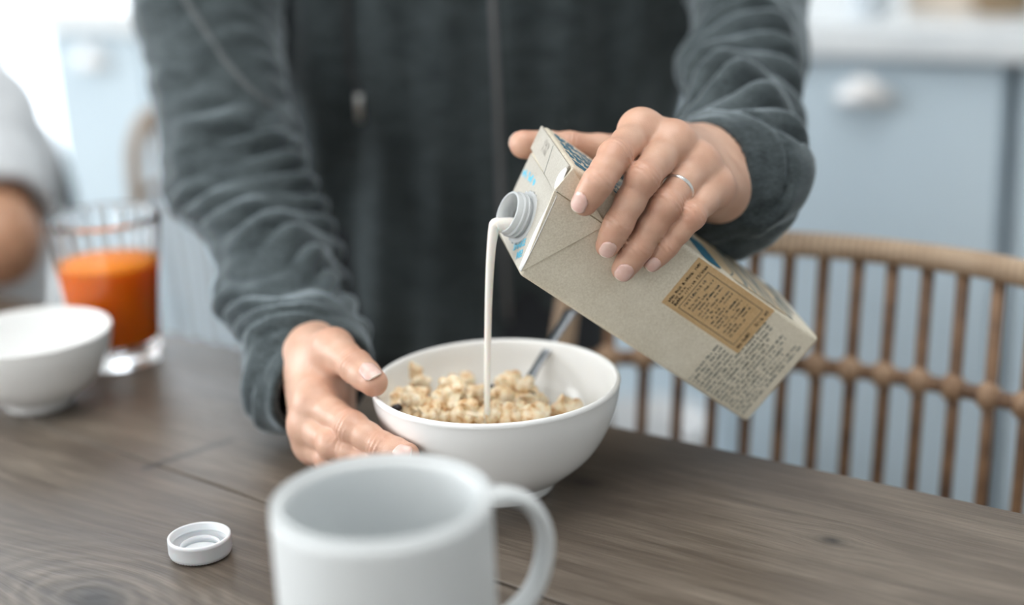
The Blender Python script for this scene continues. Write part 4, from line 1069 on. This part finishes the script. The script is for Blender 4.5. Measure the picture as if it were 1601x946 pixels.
v_, q_ = surf_net(core, (-0.42, 0.95, 0.03), (0.40, 1.56, 1.62), 0.008, 4, 0.02)
parts_v.append(v_); parts_q.append(q_+nv0); tones.append(np.zeros(len(v_)))
person = quad_mesh('person', np.concatenate(parts_v), np.concatenate(parts_q), M['skin'])
ta = person.data.attributes.new('tone', 'FLOAT', 'POINT'); ta.data.foreach_set('value', np.concatenate(tones).astype(np.float32))
tag(person, 'person in a dark grey hoodie pouring milk, one hand on the bowl', 'person')

for h_, specs in ((HC, (('index', -FWD-RIGHT*0.25+UP*0.25, 0.0050, 0.0122, -0.0080), ('middle', -FWD*1.0-UP*0.35, 0.0044, 0.0104, -0.0062), ('ring', -FWD*1.0-UP*0.3, 0.0047, 0.0115, -0.0068), ('pinky', -FWD-UP*0.2+RIGHT*0.1, 0.0037, 0.0090, -0.0050))),
                  (HB, (('index', -FWD*0.5+UP*0.2-RIGHT*0.7, 0.0052, 0.0105, -0.0045),))):
    for k, dv_, w_, L_, t0 in specs: nail(h_, *h_.fing[k], dv_, w_, L_, t0, person).parent = person
nail(HB, HB.th[0], HB.th[1], UP*0.60-FWD*0.75+RIGHT*0.05, 0.0056, 0.0130, -0.0080, person).parent = person
nail(HC, HC.th[0], HC.th[1], UP*0.3+FWD*1.0, 0.0062, 0.0125, -0.0060, person).parent = person

# ring on the ring finger
J_, R_ = HC.fing['ring']; rcen = J_[0]+(J_[1]-J_[0])*0.60; axr = nrm(J_[1]-J_[0])
ra_ = nrm(np.cross(axr, (0.3, 0.2, 1))); rb_ = np.cross(axr, ra_)
ang = np.linspace(0, 2*np.pi, 49)[:-1]
rr = np.full(48, 0.0087)
vs_, fs = [], []; sec = [(0.0000, -0.0014), (0.0007, -0.0013), (0.0012, -0.0007), (0.0013, 0), (0.0012, 0.0007), (0.0007, 0.0013), (0.0000, 0.0014), (-0.0004, 0)]
for i, a in enumerate(ang):
    for dr, dz in sec: vs_.append(rcen+axr*dz+(rr[i]+dr)*(math.cos(a)*ra_+math.sin(a)*rb_))
for i in range(48):
    for k in range(8): fs.append((i*8+k, ((i+1) % 48)*8+k, ((i+1) % 48)*8+(k+1) % 8, i*8+(k+1) % 8))
ro = mesh_obj('ring', vs_, fs, M['chrome'])
tag(ro, 'plain silver ring on the ring finger of the hand holding the carton', 'ring')

# ------------------------------------------------------------------ hoodie
SLB = [(at(300, -280, 1.275), 0.072), (at(325, 20, 1.225), 0.056), (at(362, 270, 1.160), 0.0515), (at(430, 425, 1.085), 0.0420), (at(474, 560, 1.015), 0.0395), (at(528, 640, .965), 0.0375)]
CUTB = (at(500, 602, .985), nrm(RIGHT*0.62-UP*0.42-FWD*0.62))
SLC = [(at(1135, -290, 1.265), 0.070), (at(1172, -40, 1.200), 0.048), (at(1172, 90, 1.120), 0.0415), (at(1160, 215, 1.035), 0.0395), (at(1148, 296, .985), 0.0440), (at(1075, 262, .938), 0.0330)]
CUTC = (at(1094, 271, .951), nrm(at(1075, 262, .938)-at(1150, 290, .988)))
def lens(ch): return np.concatenate([[0], np.cumsum([np.linalg.norm(ch[i+1][0]-ch[i][0]) for i in range(len(ch)-1)])])
def sleeve(p, ch, shrink=0.0):
    d = None; tt = np.zeros(len(p)); best = np.full(len(p), 1e9); ax_ = np.zeros((len(p), 3)); L_ = lens(ch)
    for i in range(len(ch)-1):
        (a, ra), (b, rb) = ch[i], ch[i+1]
        ba = b-a; t_ = np.clip(((p-a)@ba)/(ba@ba), 0, 1); q = p-(a+t_[:, None]*ba); di = np.linalg.norm(q, axis=1)-(ra+(rb-ra)*t_)+shrink
        d = di if d is None else smin(d, di, 0.02)
        m = di < best; best[m] = di[m]; tt[m] = L_[i]+t_[m]*(L_[i+1]-L_[i]); ax_[m] = q[m]
    return d, tt, ax_
def puff(x): return np.abs(np.sin(np.pi*x))**0.75
def folds(tt, q, e1, e2, lam, seed, tw=0.9):
    ph_ = np.arctan2(q@e2, q@e1); r_ = np.random.RandomState(seed).uniform(0, 6.28, 6)
    x = tt/lam+tw*np.sin(ph_+r_[0])+0.30*np.sin(2*ph_+r_[1]+tt*9)+0.20*np.sin(3*ph_+r_[2]+tt*30)+0.35*np.sin(tt*33+ph_+r_[5])
    amp = np.clip(0.55+0.75*np.sin(ph_*1+r_[3]+tt*22)*np.sin(ph_*2+tt*31+r_[4]), 0.1, 1.2)
    return puff(x)*amp, ph_
LB_, LC_ = lens(SLB), lens(SLC)
e1B = nrm(np.cross(SLB[3][0]-SLB[2][0], (0, 0, 1))); e2B = nrm(np.cross(SLB[3][0]-SLB[2][0], e1B))
e1C = nrm(np.cross(SLC[3][0]-SLC[2][0], (0, 1, 0))); e2C = nrm(np.cross(SLC[3][0]-SLC[2][0], e1C))
def torso(p):
    ax_ = CHEST-HIP; t_ = np.clip(((p[:, 2]-HIP[2])/(CHEST[2]-HIP[2])), -0.35, 1.25)
    c_ = HIP+np.clip(t_, -0.35, 1.25)[:, None]*ax_
    rx = 0.178+0.066*np.clip(t_, 0, 1); ry = 0.118+0.010*np.clip(t_, 0, 1)
    x, y = (p[:, 0]-c_[:, 0]), (p[:, 1]-c_[:, 1])
    k = np.sqrt((x/rx)**2+(y/ry)**2); d = (k-1)*np.minimum(rx, ry)*0.9
    d = smax(d, p[:, 2]-(CHEST[2]+0.14), 0.12); d = smax(d, (HIP[2]-0.13)-p[:, 2], 0.02)
    # hanging drapes down the front
    dr = 0.006*np.sin(x*62+3.0*np.sin(p[:, 2]*5)+0.4)*(0.45+0.55*np.sin(x*17+p[:, 2]*4+1))+0.004*np.sin(x*120+p[:, 2]*9+2)
    dr += 0.005*np.sin(p[:, 2]*38+x*14+np.sin(x*20)*2)*np.clip((1.0-t_)*0.8, 0, 1)
    return d-dr*np.clip(1-np.abs(d)/0.06, 0, 1)
SLV = ((SLB, CUTB, e1B, e2B, LB_, 0.023, 4), (SLC, CUTC, e1C, e2C, LC_, 0.027, 9))
def one_sleeve(p, ch, cut, e1, e2, L_, lam, seed):
    s_, tt, q = sleeve(p, ch)
    h_ = (p-cut[0])@cut[1]
    near = np.abs(s_) < 0.03
    if near.any():
        f_, ph_ = folds(tt[near], q[near], e1, e2, lam, seed)
        el = L_[2]; end = L_[-1]
        a_ = np.interp(tt[near], [0, el-0.16, el-0.045, el-0.01, el+0.035, end], [0.002, 0.002, 0.0032, 0.0090, 0.0165, 0.0150])*np.clip((-h_[near]-0.034)/0.026, 0.06, 1)
        hn_ = -h_[near]; rim_ = np.clip((hn_-0.010)/0.012, 0, 1)*np.clip((0.062-hn_)/0.026, 0, 1)      # near the hem folds only stand outwards
        s_ = s_.copy(); s_[near] -= (f_-0.5)*a_+f_*0.0075*rim_+0.0016*wob(p[near], seed, 26)
    # hem: cut the cuff and hollow it
    s_ = smax(s_, h_, 0.004)
    cuff = h_ > -0.06
    if cuff.any():
        inn = np.maximum(sleeve(p[cuff], ch, 0.0066)[0], -(h_[cuff]+0.036))
        s_[cuff] = smax(s_[cuff], -inn, 0.002)
    return s_+0.0010*np.exp(-(np.abs(h_+0.016)/0.0018)**2)    # stitched hem line
SBOX = [(np.min([c[0]-c[1] for c in ch[0]], 0)-0.05, np.max([c[0]+c[1] for c in ch[0]], 0)+0.05) for ch in SLV]
def hoodie(p):
    d = torso(p)
    for args, (lo, hi) in zip(SLV, SBOX):
        m = ((p > lo) & (p < hi)).all(1)
        if m.any(): d[m] = smin(d[m], one_sleeve(p[m], *args), 0.006)
    return d
hv, hq = surf_net(hoodie, (-0.42, 0.86, 0.69), (0.42, 1.56, 1.46), 0.0026, 4, 0.007)
hood = quad_mesh('hoodie', hv, hq, M['hoodie'], person); hood['label'] = 'dark grey heather jersey hoodie with loose rumpled sleeves'
def on_hood(px, py, lift=0.0):
    d = nrm(ray(px, py)); P_ = trace(hoodie, CAM[None], d[None], 160, 2.0, 0.8)[0]
    return P_+grad(hoodie, P_[None], 0.004)[0]*lift
def cloth_line(name, pix, rad, mat, lift, par, n=8, flat=(1, 1)):
    return tube(name, catmull([on_hood(x, y, lift) for x, y in pix], 4), rad, mat, par, n)
cloth_line('drawstring', [(541, -40), (543, 0), (545, 50), (548, 95), (557, 125), (565, 146)], 0.0024, M['black_cord'], 0.0030, hood)
ag = tube('drawstring_tip', [on_hood(565, 145, 0.0034), on_hood(566, 165, 0.0034), on_hood(568, 186, 0.0034)], 0.0030, M['chrome'], hood, 10)
cloth_line('zip_line', [(769, -40), (771, 0), (775, 80), (779, 160), (781, 240), (784, 330), (789, 420), (794, 500)], 0.0026, M['zip'], 0.0008, hood)
cloth_line('raglan_seam', [(268, -40), (290, 0), (322, 50), (355, 100), (393, 142), (425, 168)], 0.0022, M['seam'], 0.0004, hood)
# trousers and shoes below the table edge
def trou(p):
    d = None
    for sx in (-1, 1):
        a = V3(-0.075+0.072*sx, 1.375, 0.80); k_ = V3(-0.075+0.088*sx, 1.36, 0.46); f_ = V3(-0.075+0.10*sx, 1.40, 0.05)
        l_ = smin(rc(p, a, k_, 0.098, 0.074), rc(p, k_, f_, 0.074, 0.058), 0.02); d = l_ if d is None else smin(d, l_, 0.015)
    return smax(d, 0.045-p[:, 2], 0.004)+0.003*wob(p, 8, 14)
v_, q_ = surf_net(trou, (-0.32, 1.2, 0.03), (0.18, 1.56, 0.95), 0.006, 4, 0.02)
quad_mesh('trousers', v_, q_, M['trousers'], person)
for sx in (-1, 1):
    c_ = V3(-0.075+0.10*sx, 1.36, 0.036); f = lambda p, c_=c_: smax(smin(ell(p, c_+V3(0, -0.04, 0), np.eye(3), np.array([0.046, 0.12, 0.05])), ell(p, c_+V3(0, 0.045, 0.03), np.eye(3), np.array([0.042, 0.05, 0.055])), 0.03), 0.002-p[:, 2], 0.004)
    v_, q_ = surf_net(f, c_-V3(0.06, 0.18, 0.05), c_+V3(0.06, 0.11, 0.11), 0.005, 4, 0.02); quad_mesh('shoe', v_, q_, M['dark_frame'], person)

# ------------------------------------------------------------------ second person at the left edge
el2 = at(4, 440, 1.43); el2[2] = max(el2[2], 0.792)
sh2 = at(-45, 190, 1.52); hand2 = at(-190, 430, 1.40); hand2[2] = 0.785
ch2 = at(-25, 260, 1.68); hp2 = at(-60, 620, 1.74)
def arm2(p):
    d = smin(rc(p, sh2, el2, 0.042, 0.038), rc(p, el2, hand2, 0.036, 0.024), 0.02)
    d = smin(d, rc(p, sh2, ch2+V3(-0.05, 0, 0.08), 0.045, 0.07), 0.05)
    d = smin(d, rc(p, ch2+V3(-0.04, 0, 0), hp2+V3(-0.05, 0, 0), 0.075, 0.08), 0.06)
    for sx in (0, 1): d = smin(d, rc(p, hp2+V3(-0.12+0.14*sx, 0, 0), hp2+V3(-0.20+0.20*sx, -0.30, -0.02), 0.07, 0.06), 0.04)
    dh = nrm(hand2-el2); sh_ = nrm(np.cross(dh, (0, 0, 1.0))); zu = V3(0, 0, 1)
    pb_ = [hand2+dh*0.078+sh_*(0.019*(i-1.5))+zu*0.004 for i in range(4)]
    hd_ = None
    for b_ in pb_:
        q_ = rc(p, hand2+(b_-hand2)*0.25, b_, 0.015, 0.0115); hd_ = q_ if hd_ is None else smin(hd_, q_, 0.01)
    d = smin(d, hd_, 0.012)
    for i, b_ in enumerate(pb_):
        k_ = (0.92, 1.0, 0.95, 0.78)[i]; m_ = b_+dh*0.036*k_-zu*0.004; e_ = m_+dh*0.022*k_-zu*0.012
        d = smin(d, smin(rc(p, b_, m_, 0.0105*k_, 0.0095*k_), rc(p, m_, e_, 0.0095*k_, 0.008*k_), 0.003), 0.002)
    for sg in (1,):
        t1 = hand2+dh*0.03-sh_*0.030; d = smin(d, smin(rc(p, hand2+dh*0.012-sh_*0.012, t1, 0.015, 0.0115), rc(p, t1, t1+dh*0.036-sh_*0.010-zu*0.004, 0.0115, 0.009), 0.004), 0.006)
    return d
ALL2 = np.stack([sh2, el2, hand2, ch2, hp2])
v_, q_ = surf_net(arm2, ALL2.min(0)-V3(0.32, 0.38, 0.16), ALL2.max(0)+V3(0.16, 0.16, 0.2), 0.0042, 4, 0.012)
p2 = quad_mesh('person', v_, q_, M['skin_tan']); ta = p2.data.attributes.new('tone', 'FLOAT', 'POINT')
tag(p2, 'seated person in a pale shirt leaning an elbow on the table at left', 'person')
def shirt(p):
    e_ = sh2+(el2-sh2)*0.74; an = nrm(el2-sh2)
    d = rc(p, sh2, e_, 0.058, 0.060); h_ = (p-e_)@an; d = smax(d, h_-0.012, 0.006)
    d = smax(d, -smax(rc(p, sh2, e_+an*0.06, 0.046, 0.047), -(h_+0.06), 0.004), 0.003)
    d = smin(d, rc(p, sh2, ch2+V3(-0.05, 0, 0.08), 0.055, 0.08), 0.04)
    d = smin(d, rc(p, ch2, hp2, 0.082, 0.092), 0.03)
    return d+0.0016*wob(p, 3, 16)
v_, q_ = surf_net(shirt, ALL2.min(0)-V3(0.3, 0.3, 0.2), ALL2.max(0)+V3(0.2, 0.2, 0.25), 0.0045, 4, 0.012)
quad_mesh('shirt', v_, q_, M['tee'], p2)

# dark hoop-backed chair behind the seated person
hc = empty('hoop_back_chair', (hp2[0]-0.05, hp2[1]+0.05, 0)); bpy.context.view_layer.update()
hb_ = [at(110, 520, 1.80), at(112, 400, 1.81), at(104, 310, 1.82), at(80, 240, 1.83), at(40, 195, 1.84), at(-30, 172, 1.85), at(-120, 190, 1.86), at(-190, 300, 1.86), at(-205, 520, 1.86)]
keep(tube('hoop', catmull(hb_, 6), 0.0115, M['dark_frame'], None, 10), hc)
for k in range(5):
    x_ = -150+55*k; keep(tube('spindle', [at(x_, 540, 1.83), at(x_, 215 if abs(k-2) < 2 else 250, 1.845)], 0.005, M['dark_frame'], None, 8), hc)
sc_ = at(-50, 545, 1.74); sc_[2] = 0.455
keep(lathe_obj('seat', [(0, 0.0), (0.19, 0.0), (0.20, 0.008), (0.20, 0.018), (0.19, 0.025), (0, 0.022)], M['dark_frame'], None, 40, tuple(sc_)), hc)
for sx in (-1, 1):
    for sy in (-1, 1): keep(tube('leg', [sc_+V3(0.12*sx, 0.12*sy, 0.002), V3(sc_[0]+0.17*sx, sc_[1]+0.17*sy, 0.002)], [0.014, 0.011], M['dark_frame'], None, 10), hc)
tag(hc, 'dark grey hoop back chair behind the seated person at left', 'chair')
